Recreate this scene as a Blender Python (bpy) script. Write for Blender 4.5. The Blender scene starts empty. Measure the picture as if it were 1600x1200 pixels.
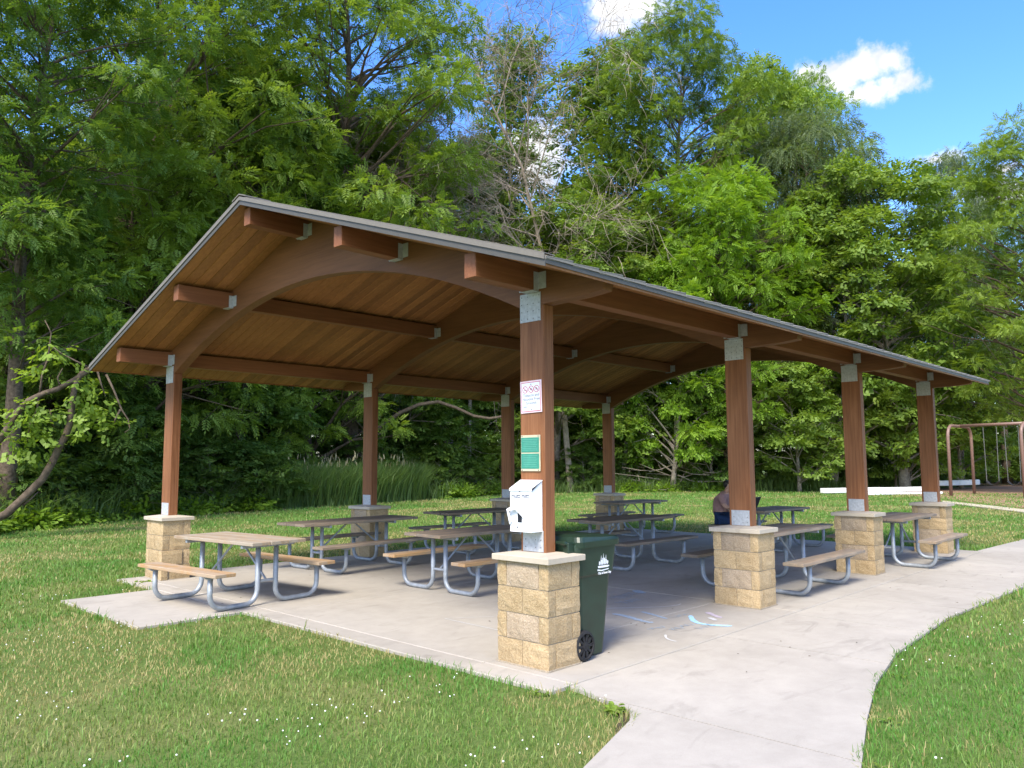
import bpy, bmesh, math, random
import numpy as np
from mathutils import Matrix, Vector
R = math.radians
rng = np.random.default_rng(7)
random.seed(7)
sc = bpy.context.scene
col = sc.collection

# ------------------------------------------------------------------ camera
CAM = np.array([-4.8889, -4.3627, 1.6006])
FPX, PITCH, YAW, ROLL = 1231.19, 0.0998, 0.7604, -0.0044
fw = np.array([math.cos(PITCH)*math.cos(YAW), math.cos(PITCH)*math.sin(YAW), math.sin(PITCH)])
rt = np.array([math.sin(YAW), -math.cos(YAW), 0.0])
up = np.cross(rt, fw)
r2 = math.cos(ROLL)*rt + math.sin(ROLL)*up
u2 = -math.sin(ROLL)*rt + math.cos(ROLL)*up
cam = bpy.data.cameras.new('camera')
cam.sensor_width = 36.0
cam.lens = FPX/1600*36
cam.clip_start = 0.1
cam.clip_end = 2000
camo = bpy.data.objects.new('camera', cam)
col.objects.link(camo)
M = Matrix((( r2[0], u2[0], -fw[0], CAM[0]), (r2[1], u2[1], -fw[1], CAM[1]), (r2[2], u2[2], -fw[2], CAM[2]), (0, 0, 0, 1)))
camo.matrix_world = M
sc.camera = camo

# ------------------------------------------------------------------ sky and sun
SUN_EL = R(50)
sd = np.array([-0.92, -0.40]); sd /= np.linalg.norm(sd)
SUN = np.array([sd[0]*math.cos(SUN_EL), sd[1]*math.cos(SUN_EL), math.sin(SUN_EL)])
sl = bpy.data.lights.new('sun', 'SUN')
sl.energy = 2.05
sl.angle = R(20.0)
sl.color = (1.0, 0.93, 0.80)
so = bpy.data.objects.new('sun', sl)
col.objects.link(so)
so.rotation_euler = Vector(SUN).to_track_quat('Z', 'Y').to_euler()
sc.view_settings.view_transform = 'Standard'
sc.view_settings.look = 'None'
sc.view_settings.gamma = 1.0
sc.view_settings.use_curve_mapping = False
sc.view_settings.exposure = 1.66
sc.cycles.max_bounces = 8
sc.cycles.transparent_max_bounces = 6
sc.cycles.use_denoising = True

w = bpy.data.worlds.new('World')
sc.world = w
w.use_nodes = True
nt = w.node_tree
N = nt.nodes; LK = nt.links.new
N.clear()
sky = N.new('ShaderNodeTexSky'); sky.sky_type = 'NISHITA'; sky.sun_disc = False
sky.sun_elevation = SUN_EL
sky.sun_rotation = math.atan2(SUN[0], SUN[1])
sky.air_density = 1.0; sky.dust_density = 1.3; sky.ozone_density = 1.6
tc = N.new('ShaderNodeTexCoord')
def wmath(op, a, b=None, c=None):
    n = N.new('ShaderNodeMath'); n.operation = op
    for i, x in enumerate((a, b, c)):
        if x is None: continue
        if isinstance(x, (int, float)): n.inputs[i].default_value = x
        else: LK(x, n.inputs[i])
    return n.outputs[0]
def wdot(vec):
    n = N.new('ShaderNodeVectorMath'); n.operation = 'DOT_PRODUCT'
    LK(tc.outputs['Generated'], n.inputs[0]); n.inputs[1].default_value = vec
    return n.outputs['Value']
def pixdir(u, v):
    d = fw + r2*(u-800)/FPX + u2*(600-v)/FPX
    return d/np.linalg.norm(d)
nz = N.new('ShaderNodeTexNoise'); nz.inputs['Scale'].default_value = 34; nz.inputs['Detail'].default_value = 8; nz.inputs['Roughness'].default_value = 0.62
LK(tc.outputs['Generated'], nz.inputs['Vector'])
nz2 = N.new('ShaderNodeTexNoise'); nz2.inputs['Scale'].default_value = 11; nz2.inputs['Detail'].default_value = 4
LK(tc.outputs['Generated'], nz2.inputs['Vector'])
pert = wmath('ADD', wmath('MULTIPLY', wmath('SUBTRACT', nz.outputs['Fac'], 0.5), 2.3), wmath('MULTIPLY', wmath('SUBTRACT', nz2.outputs['Fac'], 0.5), 1.4))
# small fair-weather clouds in view: direction, half width, half height (radians)
blobs = [(pixdir(1322, 112), .050, .024), (pixdir(1362, 143), .044, .016), (pixdir(1285, 118), .034, .022),
         (pixdir(975, 12), .062, .026), (pixdir(960, 42), .038, .017), (pixdir(975, 92), .03, .012), (pixdir(1465, 248), .028, .012),
         (pixdir(1570, 262), .02, .01), (pixdir(1590, 300), .05, .022), (pixdir(205, 165), .06, .045), (pixdir(90, 310), .07, .04), (pixdir(690, 270), .06, .035), (pixdir(830, 250), .05, .05)]
for az, el, a, b in ((200, 35, .26, .12), (238, 22, .30, .10), (285, 40, .24, .13), (322, 20, .30, .10), (160, 20, .30, .10), (122, 42, .24, .12), (350, 48, .22, .11), (20, 66, .20, .12), (255, 62, .22, .13), (180, 66, .2, .12), (100, 20, .26, .09), (300, 68, .18, .1)):  # larger unseen clouds, added around the dome to lift the neutral ambient light
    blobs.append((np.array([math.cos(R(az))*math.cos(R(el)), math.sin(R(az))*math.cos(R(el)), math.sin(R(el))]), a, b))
alpha = None
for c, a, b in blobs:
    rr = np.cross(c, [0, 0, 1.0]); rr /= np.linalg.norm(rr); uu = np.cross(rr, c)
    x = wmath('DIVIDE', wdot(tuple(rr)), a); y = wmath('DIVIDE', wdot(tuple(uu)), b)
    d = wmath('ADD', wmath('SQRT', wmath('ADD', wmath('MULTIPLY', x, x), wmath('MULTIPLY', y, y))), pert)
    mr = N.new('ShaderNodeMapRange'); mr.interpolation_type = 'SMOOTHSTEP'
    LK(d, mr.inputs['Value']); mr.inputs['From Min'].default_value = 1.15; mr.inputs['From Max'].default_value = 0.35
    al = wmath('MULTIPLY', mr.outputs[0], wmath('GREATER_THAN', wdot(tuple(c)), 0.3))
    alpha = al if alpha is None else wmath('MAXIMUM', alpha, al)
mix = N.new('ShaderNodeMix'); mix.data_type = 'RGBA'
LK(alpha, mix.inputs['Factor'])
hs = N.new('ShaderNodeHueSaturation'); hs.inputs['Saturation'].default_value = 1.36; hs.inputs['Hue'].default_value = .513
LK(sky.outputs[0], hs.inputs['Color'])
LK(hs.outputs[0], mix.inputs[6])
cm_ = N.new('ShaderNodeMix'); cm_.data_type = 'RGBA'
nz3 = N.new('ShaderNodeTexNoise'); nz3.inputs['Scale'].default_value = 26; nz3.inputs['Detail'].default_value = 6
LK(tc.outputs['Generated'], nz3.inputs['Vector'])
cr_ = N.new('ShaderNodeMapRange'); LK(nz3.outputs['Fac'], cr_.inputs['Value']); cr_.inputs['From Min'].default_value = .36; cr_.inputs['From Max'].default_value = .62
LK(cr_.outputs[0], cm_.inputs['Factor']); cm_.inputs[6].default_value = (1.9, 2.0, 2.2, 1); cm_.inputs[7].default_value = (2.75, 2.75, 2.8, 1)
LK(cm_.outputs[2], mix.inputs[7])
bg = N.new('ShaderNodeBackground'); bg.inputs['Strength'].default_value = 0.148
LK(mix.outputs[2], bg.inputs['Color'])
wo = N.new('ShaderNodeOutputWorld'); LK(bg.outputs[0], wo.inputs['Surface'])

# ------------------------------------------------------------------ materials
def new_mat(name):
    m = bpy.data.materials.new(name); m.use_nodes = True
    t = m.node_tree; t.nodes.clear()
    o = t.nodes.new('ShaderNodeOutputMaterial')
    p = t.nodes.new('ShaderNodeBsdfPrincipled')
    t.links.new(p.outputs[0], o.inputs[0])
    return m, t, p, o
def node(t, typ, **kw):
    n = t.nodes.new(typ)
    for k, v in kw.items():
        if k.startswith('_'): setattr(n, k[1:], v)
        else: n.inputs[k.replace('__', ' ')].default_value = v
    return n
def ramp(t, fac, stops):
    n = t.nodes.new('ShaderNodeValToRGB')
    e = n.color_ramp.elements
    while len(e) < len(stops): e.new(0.5)
    for i, (p, c) in enumerate(stops):
        e[i].position = p; e[i].color = (*c, 1)
    t.links.new(fac, n.inputs[0])
    return n.outputs[0]
def mixc(t, fac, a, b, mode='MIX'):
    n = t.nodes.new('ShaderNodeMix'); n.data_type = 'RGBA'; n.blend_type = mode
    for i, x in ((0, fac), (6, a), (7, b)):
        if isinstance(x, tuple): n.inputs[i].default_value = (*x, 1)
        elif isinstance(x, (int, float)): n.inputs[i].default_value = x
        else: t.links.new(x, n.inputs[i])
    return n.outputs[2]
def noise(t, vec, scale, detail=4, rough=.5, dist=0):
    n = t.nodes.new('ShaderNodeTexNoise')
    n.inputs['Scale'].default_value = scale; n.inputs['Detail'].default_value = detail
    n.inputs['Roughness'].default_value = rough; n.inputs['Distortion'].default_value = dist
    if vec is not None: t.links.new(vec, n.inputs['Vector'])
    return n.outputs['Fac']
def objco(t, scale=(1, 1, 1), kind='Object'):
    c = t.nodes.new('ShaderNodeTexCoord'); m = t.nodes.new('ShaderNodeMapping')
    m.inputs['Scale'].default_value = scale
    t.links.new(c.outputs[kind], m.inputs['Vector'])
    return m.outputs[0]
def worldpos(t, scale=(1, 1, 1)):
    g = t.nodes.new('ShaderNodeNewGeometry'); m = t.nodes.new('ShaderNodeMapping')
    m.inputs['Scale'].default_value = scale
    t.links.new(g.outputs['Position'], m.inputs['Vector'])
    return m.outputs[0]
def bump(t, p, h, strength=.3, dist=.01):
    b = t.nodes.new('ShaderNodeBump'); b.inputs['Strength'].default_value = strength; b.inputs['Distance'].default_value = dist
    t.links.new(h, b.inputs['Height']); t.links.new(b.outputs[0], p.inputs['Normal'])
def objrand(t):
    return t.nodes.new('ShaderNodeObjectInfo').outputs['Random']

MT = {}
def wood(name, dark, mid, light, axis, rough=.6, vary=.25, gs=1.0, weather=None):
    m, t, p, o = new_mat(name)
    s = [38*gs]*3; s[axis] = 1.6*gs
    v = objco(t, tuple(s))
    oi = t.nodes.new('ShaderNodeObjectInfo')
    va = t.nodes.new('ShaderNodeVectorMath'); va.operation = 'ADD'
    sc_ = t.nodes.new('ShaderNodeVectorMath'); sc_.operation = 'SCALE'; sc_.inputs['Scale'].default_value = 37.0
    cx = t.nodes.new('ShaderNodeCombineXYZ')
    for i in range(3): t.links.new(oi.outputs['Random'], cx.inputs[i])
    t.links.new(cx.outputs[0], sc_.inputs[0]); t.links.new(v, va.inputs[0]); t.links.new(sc_.outputs[0], va.inputs[1])
    v = va.outputs[0]
    g = noise(t, v, 1.0, 6, .62, .6)
    c = ramp(t, g, [(.28, dark), (.5, mid), (.74, light)])
    s2 = [3]*3; s2[axis] = .5
    b = noise(t, objco(t, tuple(s2)), 1, 3)
    c = mixc(t, .45, c, ramp(t, b, [(.3, dark), (.7, light)]), 'MIX')
    if weather:
        s3 = [7]*3; s3[axis] = 2.2
        wn = noise(t, objco(t, tuple(s3)), 1, 6, .65, .8)
        c = mixc(t, ramp(t, wn, [(.40, (0, 0, 0)), (.58, (.8, .8, .8))]), c, weather)
    hsv = t.nodes.new('ShaderNodeHueSaturation')
    mr = t.nodes.new('ShaderNodeMapRange'); t.links.new(oi.outputs['Random'], mr.inputs[0])
    mr.inputs['To Min'].default_value = 1-vary; mr.inputs['To Max'].default_value = 1+vary
    t.links.new(mr.outputs[0], hsv.inputs['Value']); t.links.new(c, hsv.inputs['Color'])
    t.links.new(hsv.outputs[0], p.inputs['Base Color'])
    p.inputs['Roughness'].default_value = rough
    p.inputs['Specular IOR Level'].default_value = .3
    bump(t, p, g, .35, .004)
    MT[name] = m
    return m
wood('post_wood', (.11, .038, .013), (.24, .094, .037), (.365, .165, .075), 2, .6, .10)
wood('beam_wood', (.105, .042, .017), (.17, .07, .029), (.225, .10, .045), 1, .6, .08)
wood('purlin_wood', (.125, .044, .017), (.195, .073, .030), (.265, .112, .05), 0, .6, .10)
wood('deck_wood', (.16, .064, .021), (.28, .118, .038), (.39, .18, .062), 1, .6, .26)
wood('table_wood_x', (.15, .10, .065), (.27, .20, .135), (.42, .335, .25), 0, .8, .18, 1.2, (.20, .17, .135))
wood('table_wood_worn', (.17, .115, .07), (.30, .22, .14), (.42, .33, .23), 0, .8, .14, 1.0, (.30, .265, .215))
wood('table_wood_fresh', (.20, .11, .045), (.40, .235, .10), (.50, .34, .19), 0, .75, .15, 1.0, (.34, .27, .20))

def concrete(name, base, dark, light, bumpy=.15):
    m, t, p, o = new_mat(name)
    v = worldpos(t)
    a = noise(t, v, .7, 5, .6, .4); b = noise(t, v, 5, 6, .65); f = noise(t, v, 160, 3, .7)
    c = ramp(t, a, [(.3, dark), (.5, base), (.72, light)])
    c = mixc(t, .35, c, ramp(t, b, [(.3, dark), (.65, light)]))
    st = noise(t, worldpos(t, (.9, 2.4, 1)), 1.6, 5, .6, 1.2)
    c = mixc(t, ramp(t, st, [(.57, (0, 0, 0)), (.72, (.45, .45, .45))]), c, tuple(x*.62 for x in dark))
    c = mixc(t, .22, c, ramp(t, f, [(.3, dark), (.7, light)]))
    hsv = t.nodes.new('ShaderNodeHueSaturation'); mr = t.nodes.new('ShaderNodeMapRange')
    t.links.new(objrand(t), mr.inputs[0]); mr.inputs['To Min'].default_value = .94; mr.inputs['To Max'].default_value = 1.05
    t.links.new(mr.outputs[0], hsv.inputs['Value']); t.links.new(c, hsv.inputs['Color'])
    t.links.new(hsv.outputs[0], p.inputs['Base Color'])
    p.inputs['Roughness'].default_value = .85
    p.inputs['Specular IOR Level'].default_value = .25
    bump(t, p, f, bumpy, .004)
    MT[name] = m
concrete('concrete', (.36, .33, .285), (.28, .255, .218), (.43, .395, .34))
concrete('cap_stone', (.45, .395, .31), (.37, .32, .25), (.52, .46, .375))
concrete('pale_path', (.42, .375, .27), (.37, .325, .235), (.47, .42, .31))
concrete('white_stone', (.72, .72, .72), (.5, .51, .53), (.82, .82, .82))

def block_mat(name, dark, mid, light):
    m, t, p, o = new_mat(name)
    v = worldpos(t)
    a = noise(t, v, 62, 5, .7, .4); b = noise(t, v, 9, 3)
    c = ramp(t, a, [(.30, dark), (.5, mid), (.70, light)])
    c = mixc(t, .3, c, ramp(t, b, [(.3, mid), (.7, light)]))
    hsv = t.nodes.new('ShaderNodeHueSaturation'); mr = t.nodes.new('ShaderNodeMapRange')
    t.links.new(objrand(t), mr.inputs[0]); mr.inputs['To Min'].default_value = .88; mr.inputs['To Max'].default_value = 1.1
    t.links.new(mr.outputs[0], hsv.inputs['Value']); t.links.new(c, hsv.inputs['Color'])
    t.links.new(hsv.outputs[0], p.inputs['Base Color'])
    p.inputs['Roughness'].default_value = .9
    p.inputs['Specular IOR Level'].default_value = .2
    bump(t, p, a, .9, .016)
    MT[name] = m
block_mat('block_tan', (.25, .17, .085), (.42, .305, .168), (.55, .43, .27))
block_mat('block_grey', (.25, .185, .12), (.37, .285, .195), (.48, .39, .29))
block_mat('mortar', (.30, .25, .18), (.36, .30, .22), (.42, .36, .28))

def plain(name, c, rough=.5, metal=0, var=.12, scale=20, bmp=0, spec=.5):
    m, t, p, o = new_mat(name)
    v = objco(t)
    n_ = noise(t, v, scale, 5, .6)
    cc = ramp(t, n_, [(.3, tuple(x*(1-var) for x in c)), (.7, tuple(min(1, x*(1+var)) for x in c))])
    t.links.new(cc, p.inputs['Base Color'])
    rr = t.nodes.new('ShaderNodeMapRange'); t.links.new(n_, rr.inputs[0])
    rr.inputs['To Min'].default_value = max(.03, rough-.12); rr.inputs['To Max'].default_value = min(1, rough+.12)
    t.links.new(rr.outputs[0], p.inputs['Roughness'])
    p.inputs['Metallic'].default_value = metal
    p.inputs['Specular IOR Level'].default_value = spec
    if bmp: bump(t, p, n_, bmp, .004)
    MT[name] = m
    return m
plain('galvanised', (.31, .34, .375), .5, .35, .2, 14, .05)
plain('galvanised_plate', (.40, .42, .45), .6, .12, .22, 30, .05)
plain('nail', (.10, .10, .10), .6, .5)
plain('metal_trim', (.075, .070, .062), .6, .1, .08)
plain('metal_trim_tan', (.155, .138, .115), .6, .05, .08)
plain('shingle', (.20, .188, .172), .9, 0, .18, 60, .3, .2)
plain('bin_green', (.012, .030, .018), .42, 0, .25, 9, .03)
plain('rubber', (.018, .018, .02), .75, 0, .3, 30, .1, .3)
plain('white_paint', (.80, .82, .86), .38, 0, .03, 9)
plain('dark_hole', (.01, .011, .02), .6)
plain('ink_grey', (.10, .11, .15), .6)
plain('ink_pale', (.42, .45, .52), .6)
plain('sign_white', (.78, .80, .86), .4, 0, .02)
plain('sign_red', (.55, .05, .10), .4, 0, .05)
plain('sign_pink', (.80, .62, .66), .4, 0, .03)
plain('plaque_green', (.035, .23, .165), .4, 0, .12, 25)
plain('plaque_line', (.12, .36, .28), .5, 0, .05)
plain('plaque_frame', (.55, .49, .34), .5, .1, .1)
plain('chalk_blue', (.38, .62, .80), .95, 0, .2, 60, .3, .1)
plain('chalk_faint', (.36, .43, .50), .95, 0, .2, 60, .3, .1)
plain('chalk_white', (.55, .55, .55), .95, 0, .1, 60, .3, .1)
plain('chalk_pink', (.47, .41, .47), .95, 0, .1, 60, .3, .1)
plain('swing_paint', (.19, .115, .09), .45, 0, .1, 12)
plain('chain', (.16, .16, .15), .6, .5)
plain('shirt', (.33, .20, .19), .9, 0, .15, 14, .15, .1)
plain('jeans', (.022, .042, .10), .9, 0, .3, 60, .2, .1)
plain('skin', (.45, .26, .19), .55, 0, .06)
plain('hair', (.018, .012, .009), .5, 0, .3, 60, .3)
plain('laptop', (.03, .03, .033), .4, .2)
plain('soil', (.07, .06, .035), .95, 0, .4, 3, .4, .1)
plain('mulch', (.30, .19, .125), .95, 0, .45, 25, .6, .1)
plain('bark', (.105, .08, .058), .9, 0, .5, 9, .9, .1)
plain('bark_grey', (.23, .20, .165), .9, 0, .4, 9, .8, .1)
plain('bark_pale', (.30, .28, .25), .9, 0, .4, 5, .8, .1)
plain('dead_twig', (.29, .24, .19), .9, 0, .3, 5, .3, .1)
plain('seed_head', (.42, .36, .20), .9, 0, .3, 5, 0, .1)
plain('clover_white', (.78, .78, .72), .9, 0, .15, 50, 0, .1)

def leaf_mat(name, lo, mid, hi, trans=.48, attr='tone'):
    m, t, p, o = new_mat(name)
    a = t.nodes.new('ShaderNodeAttribute'); a.attribute_name = attr
    c = ramp(t, a.outputs['Fac'], [(0, lo), (.5, mid), (1, hi)])
    hsv = t.nodes.new('ShaderNodeHueSaturation'); mr = t.nodes.new('ShaderNodeMapRange')
    t.links.new(objrand(t), mr.inputs[0]); mr.inputs['To Min'].default_value = .85; mr.inputs['To Max'].default_value = 1.15
    t.links.new(mr.outputs[0], hsv.inputs['Value']); t.links.new(c, hsv.inputs['Color'])
    t.links.new(hsv.outputs[0], p.inputs['Base Color'])
    p.inputs['Roughness'].default_value = .5
    p.inputs['Specular IOR Level'].default_value = .3
    tr = t.nodes.new('ShaderNodeBsdfTranslucent')
    tc_ = mixc(t, 1.0, hsv.outputs[0], (1.25, 1.2, .45), 'MULTIPLY')
    t.links.new(tc_, tr.inputs['Color'])
    mx = t.nodes.new('ShaderNodeMixShader'); mx.inputs[0].default_value = trans
    t.links.new(p.outputs[0], mx.inputs[1]); t.links.new(tr.outputs[0], mx.inputs[2])
    t.links.new(mx.outputs[0], o.inputs[0])
    MT[name] = m
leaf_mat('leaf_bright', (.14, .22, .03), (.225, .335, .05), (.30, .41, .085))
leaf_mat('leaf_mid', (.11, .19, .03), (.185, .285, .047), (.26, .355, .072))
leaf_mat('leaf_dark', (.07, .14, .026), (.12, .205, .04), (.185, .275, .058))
leaf_mat('leaf_grey', (.095, .145, .065), (.145, .205, .095), (.21, .265, .14))
leaf_mat('leaf_lime', (.11, .20, .018), (.175, .30, .028), (.24, .37, .05))
leaf_mat('grass_blade', (.40, .32, .15), (.165, .25, .055), (.09, .225, .035), .3)
leaf_mat('reed_blade', (.085, .15, .04), (.125, .205, .055), (.18, .26, .085))

# lawn earth
m, t, p, o = new_mat('lawn_earth')
v = worldpos(t)
a = noise(t, v, .55, 4, .6, .6); b = noise(t, v, 30, 5, .7)
c = ramp(t, a, [(.36, (.085, .15, .03)), (.54, (.12, .165, .04)), (.68, (.24, .22, .09))])
c = mixc(t, .45, c, ramp(t, b, [(.3, (.035, .07, .015)), (.7, (.15, .19, .06))]))
t.links.new(c, p.inputs['Base Color']); p.inputs['Roughness'].default_value = .95; p.inputs['Specular IOR Level'].default_value = .1
bump(t, p, b, .6, .03)
MT['lawn_earth'] = m

# ------------------------------------------------------------------ mesh helpers
class MB:
    def __init__(s): s.v = []; s.f = []
    def add(s, vs, fs):
        o = len(s.v); s.v += [tuple(map(float, q)) for q in vs]; s.f += [tuple(i+o for i in f) for f in fs]; return s
    def box(s, x0, x1, y0, y1, z0, z1, ch=0):
        if ch <= 0:
            return s.add([(x0, y0, z0), (x1, y0, z0), (x1, y1, z0), (x0, y1, z0), (x0, y0, z1), (x1, y0, z1), (x1, y1, z1), (x0, y1, z1)],
                         [(0, 3, 2, 1), (4, 5, 6, 7), (0, 1, 5, 4), (1, 2, 6, 5), (2, 3, 7, 6), (3, 0, 4, 7)])
        b = bmesh.new(); bmesh.ops.create_cube(b, size=1)
        for q in b.verts:
            q.co = Vector((x0+(q.co.x+.5)*(x1-x0), y0+(q.co.y+.5)*(y1-y0), z0+(q.co.z+.5)*(z1-z0)))
        bmesh.ops.bevel(b, geom=b.edges[:], offset=ch, segments=1, affect='EDGES')
        b.verts.index_update()
        s.add([q.co[:] for q in b.verts], [tuple(q.index for q in f.verts) for f in b.faces]); b.free(); return s
    def tube(s, pts, r, n=8, cap=True):
        pts = [Vector(q) for q in pts]
        rs = r if isinstance(r, (list, tuple)) else [r]*len(pts)
        ring = []; prev = None
        for i, q in enumerate(pts):
            d = (pts[min(i+1, len(pts)-1)]-pts[max(i-1, 0)]).normalized()
            if prev is None:
                a = Vector((0, 0, 1)) if abs(d.z) < .9 else Vector((1, 0, 0))
                x = d.cross(a).normalized()
            else:
                x = (prev-d*prev.dot(d)).normalized()
            prev = x; y = d.cross(x)
            ring.append([q+(x*math.cos(2*math.pi*k/n)+y*math.sin(2*math.pi*k/n))*rs[i] for k in range(n)])
        vs = [q for rg in ring for q in rg]
        fs = [(i*n+k, i*n+(k+1) % n, (i+1)*n+(k+1) % n, (i+1)*n+k) for i in range(len(pts)-1) for k in range(n)]
        if cap: fs += [tuple(range(n-1, -1, -1)), tuple((len(pts)-1)*n+k for k in range(n))]
        return s.add(vs, fs)
    def prism(s, poly, axis, a, b):
        n = len(poly)
        def P(q, d):
            return {0: (d, q[0], q[1]), 1: (q[0], d, q[1]), 2: (q[0], q[1], d)}[axis]
        vs = [P(q, a) for q in poly]+[P(q, b) for q in poly]
        fs = [tuple(range(n)), tuple(range(2*n-1, n-1, -1))]+[(i, i+n, (i+1) % n+n, (i+1) % n) for i in range(n)]
        return s.add(vs, fs)
    def mesh(s, name, smooth=False):
        me = bpy.data.meshes.new(name); me.from_pydata(s.v, [], s.f)
        b = bmesh.new(); b.from_mesh(me); bmesh.ops.recalc_face_normals(b, faces=b.faces[:]); b.to_mesh(me); b.free()
        if smooth: me.polygons.foreach_set('use_smooth', [True]*len(me.polygons))
        return me
    def build(s, name, mat, parent=None, smooth=False, loc=None, rot=None):
        me = s.mesh(name, smooth); me.materials.append(MT[mat])
        return link(name, me, parent, loc, rot)
def link(name, me, parent=None, loc=None, rot=None):
    o = bpy.data.objects.new(name, me); col.objects.link(o)
    if parent is not None: o.parent = parent
    if loc is not None: o.location = loc
    if rot is not None: o.rotation_euler = rot
    return o
def empty(name, loc=(0, 0, 0), rz=0):
    o = bpy.data.objects.new(name, None); col.objects.link(o); o.location = loc; o.rotation_euler = (0, 0, rz); o.empty_display_size = .2
    return o
def tag(o, label=None, cat=None, group=None, kind=None):
    if label: o['label'] = label
    if cat: o['category'] = cat
    if group: o['group'] = group
    if kind: o['kind'] = kind
    return o
def np_mesh(name, verts, quads, tone=None, mat=None, tri=False):
    me = bpy.data.meshes.new(name)
    n = 3 if tri else 4
    nf = len(quads)
    me.vertices.add(len(verts)); me.vertices.foreach_set('co', np.ascontiguousarray(verts, dtype=np.float32).ravel())
    me.loops.add(nf*n); me.loops.foreach_set('vertex_index', np.ascontiguousarray(quads, dtype=np.int32).ravel())
    me.polygons.add(nf); me.polygons.foreach_set('loop_start', np.arange(nf, dtype=np.int32)*n)
    me.update(calc_edges=True)
    if tone is not None:
        a = me.attributes.new('tone', 'FLOAT', 'POINT'); a.data.foreach_set('value', np.ascontiguousarray(tone, dtype=np.float32))
    if mat: me.materials.append(MT[mat])
    return me
def GP(u, d):
    """ground point at bearing of photo column u, horizontal distance d from the viewpoint"""
    q = fw + r2*(u-800)/FPX
    h = q[:2]/np.linalg.norm(q[:2])
    return CAM[:2]+h*d
def RP(u, v, d):
    q = fw + r2*(u-800)/FPX + u2*(600-v)/FPX
    return CAM + q*(d/np.linalg.norm(q[:2]))

# ------------------------------------------------------------------ ground, floor and path
W, L = 7.088, 3.507
RY = W/2
XB = [0, L, 2*L, 3*L]
lawn = MB().add([(-250, -250, -.03), (320, -250, -.03), (320, 320, -.03), (-250, 320, -.03)], [(0, 1, 2, 3)]).build('lawn', 'lawn_earth')
tag(lawn, kind='structure')
def interp(tab, x):
    return float(np.interp(x, [q[0] for q in tab], [q[1] for q in tab]))
YL = [(-7, -3.9), (-5, -3.1), (-3, -2.25), (-1.5, -1.64), (-.69, -1.37), (-.53, -1.26), (-.37, -.72), (-.36, -.612), (11.2, -.612), (11.21, -.5), (14.3, -.66), (18, -1.1), (24, -2.2)]
YR = [(-7, -6.9), (-5, -5.3), (-3, -3.95), (-1.5, -3.15), (-.51, -2.71), (.375, -2.43), (1.2, -2.2), (2.26, -2.0), (4.19, -1.88), (7.15, -2.0), (11, -2.3), (14, -2.7), (18, -3.4), (24, -4.8)]
path = MB().prism([(x, interp(YL, x)) for x in np.arange(-7, 24.1, .5)]+[(x, interp(YR, x)) for x in np.arange(24, -7.1, -.5)], 2, -.14, -.022).build('path', 'soil')
tag(path, kind='structure')
jx = [-7, -5.2, -3.7, -2.2, -.42, 1.85, 3.34, 4.86, 6.4, 7.9, 9.4, 10.9, 12.4, 13.9, 15.4, 17, 18.6, 20.2, 22, 24]
for a, b in zip(jx[:-1], jx[1:]):
    xs = sorted(set([a+.006, b-.006]+[q[0] for q in YL+YR if a < q[0] < b]+[x for x in np.arange(-7, 24, .35) if a+.01 < x < b-.01]))
    sk = lambda x, y: x
    poly = [(sk(x, interp(YL, x)), interp(YL, x)) for x in xs]+[(sk(x, interp(YR, x)), interp(YR, x)) for x in reversed(xs)]
    MB().prism(poly, 2, -.12, -.002).build('path_panel', 'concrete', path)
floor = MB().box(-.53, 11.18, -.58, 7.43, -.15, -.02).box(-1.63, -.54, 3.87, 6.13, -.15, -.02).build('concrete_floor', 'soil')
tag(floor, kind='structure')
fx = [-.55, -.30, 3.507, 7.014, 11.2]; fy = [-.60, .33, 3.544, 6.76, 7.45]
for a, b in zip(fx[:-1], fx[1:]):
    for c_, d_ in zip(fy[:-1], fy[1:]):
        MB().box(a+.004, b-.004, c_+.004, d_-.004, -.13, 0, .006).build('floor_panel', 'concrete', floor)
MB().box(-1.65, -.556, 3.85, 6.15, -.13, -.004, .004).build('floor_panel', 'concrete', floor)

# far side of the lawn: playground ground, sidewalk
mu = [GP(1385, 43), GP(1440, 41), GP(1560, 33.5), GP(1700, 30), GP(1900, 36), GP(1800, 60), GP(1560, 62), GP(1440, 52)]
mul = MB().prism([tuple(q) for q in mu], 2, -.06, -.01).build('playground_mulch', 'mulch'); tag(mul, kind='structure')
sw = [(1462, 36.5), (1540, 33.0), (1600, 30.6), (1700, 28), (1700, 26.6), (1600, 28.9), (1540, 31.2), (1462, 35)]
swo = MB().prism([tuple(GP(*q)) for q in sw], 2, -.06, .012).build('sidewalk', 'pale_path'); tag(swo, kind='structure')
EDGE = [(-500, 17), (-200, 19), (0, 23), (150, 25.5), (300, 28), (560, 32), (700, 37), (800, 42), (1000, 44.5), (1280, 47), (1420, 58), (1700, 62), (2100, 66)]
ff = [tuple(GP(u, d)) for u, d in EDGE]+[tuple(GP(u, 110)) for u in (2100, 1700, 1300, 900, 500, 100, -300, -500)]
fl = MB().prism(ff, 2, -.1, -.02).build('forest_floor', 'soil'); tag(fl, kind='structure')

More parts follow.
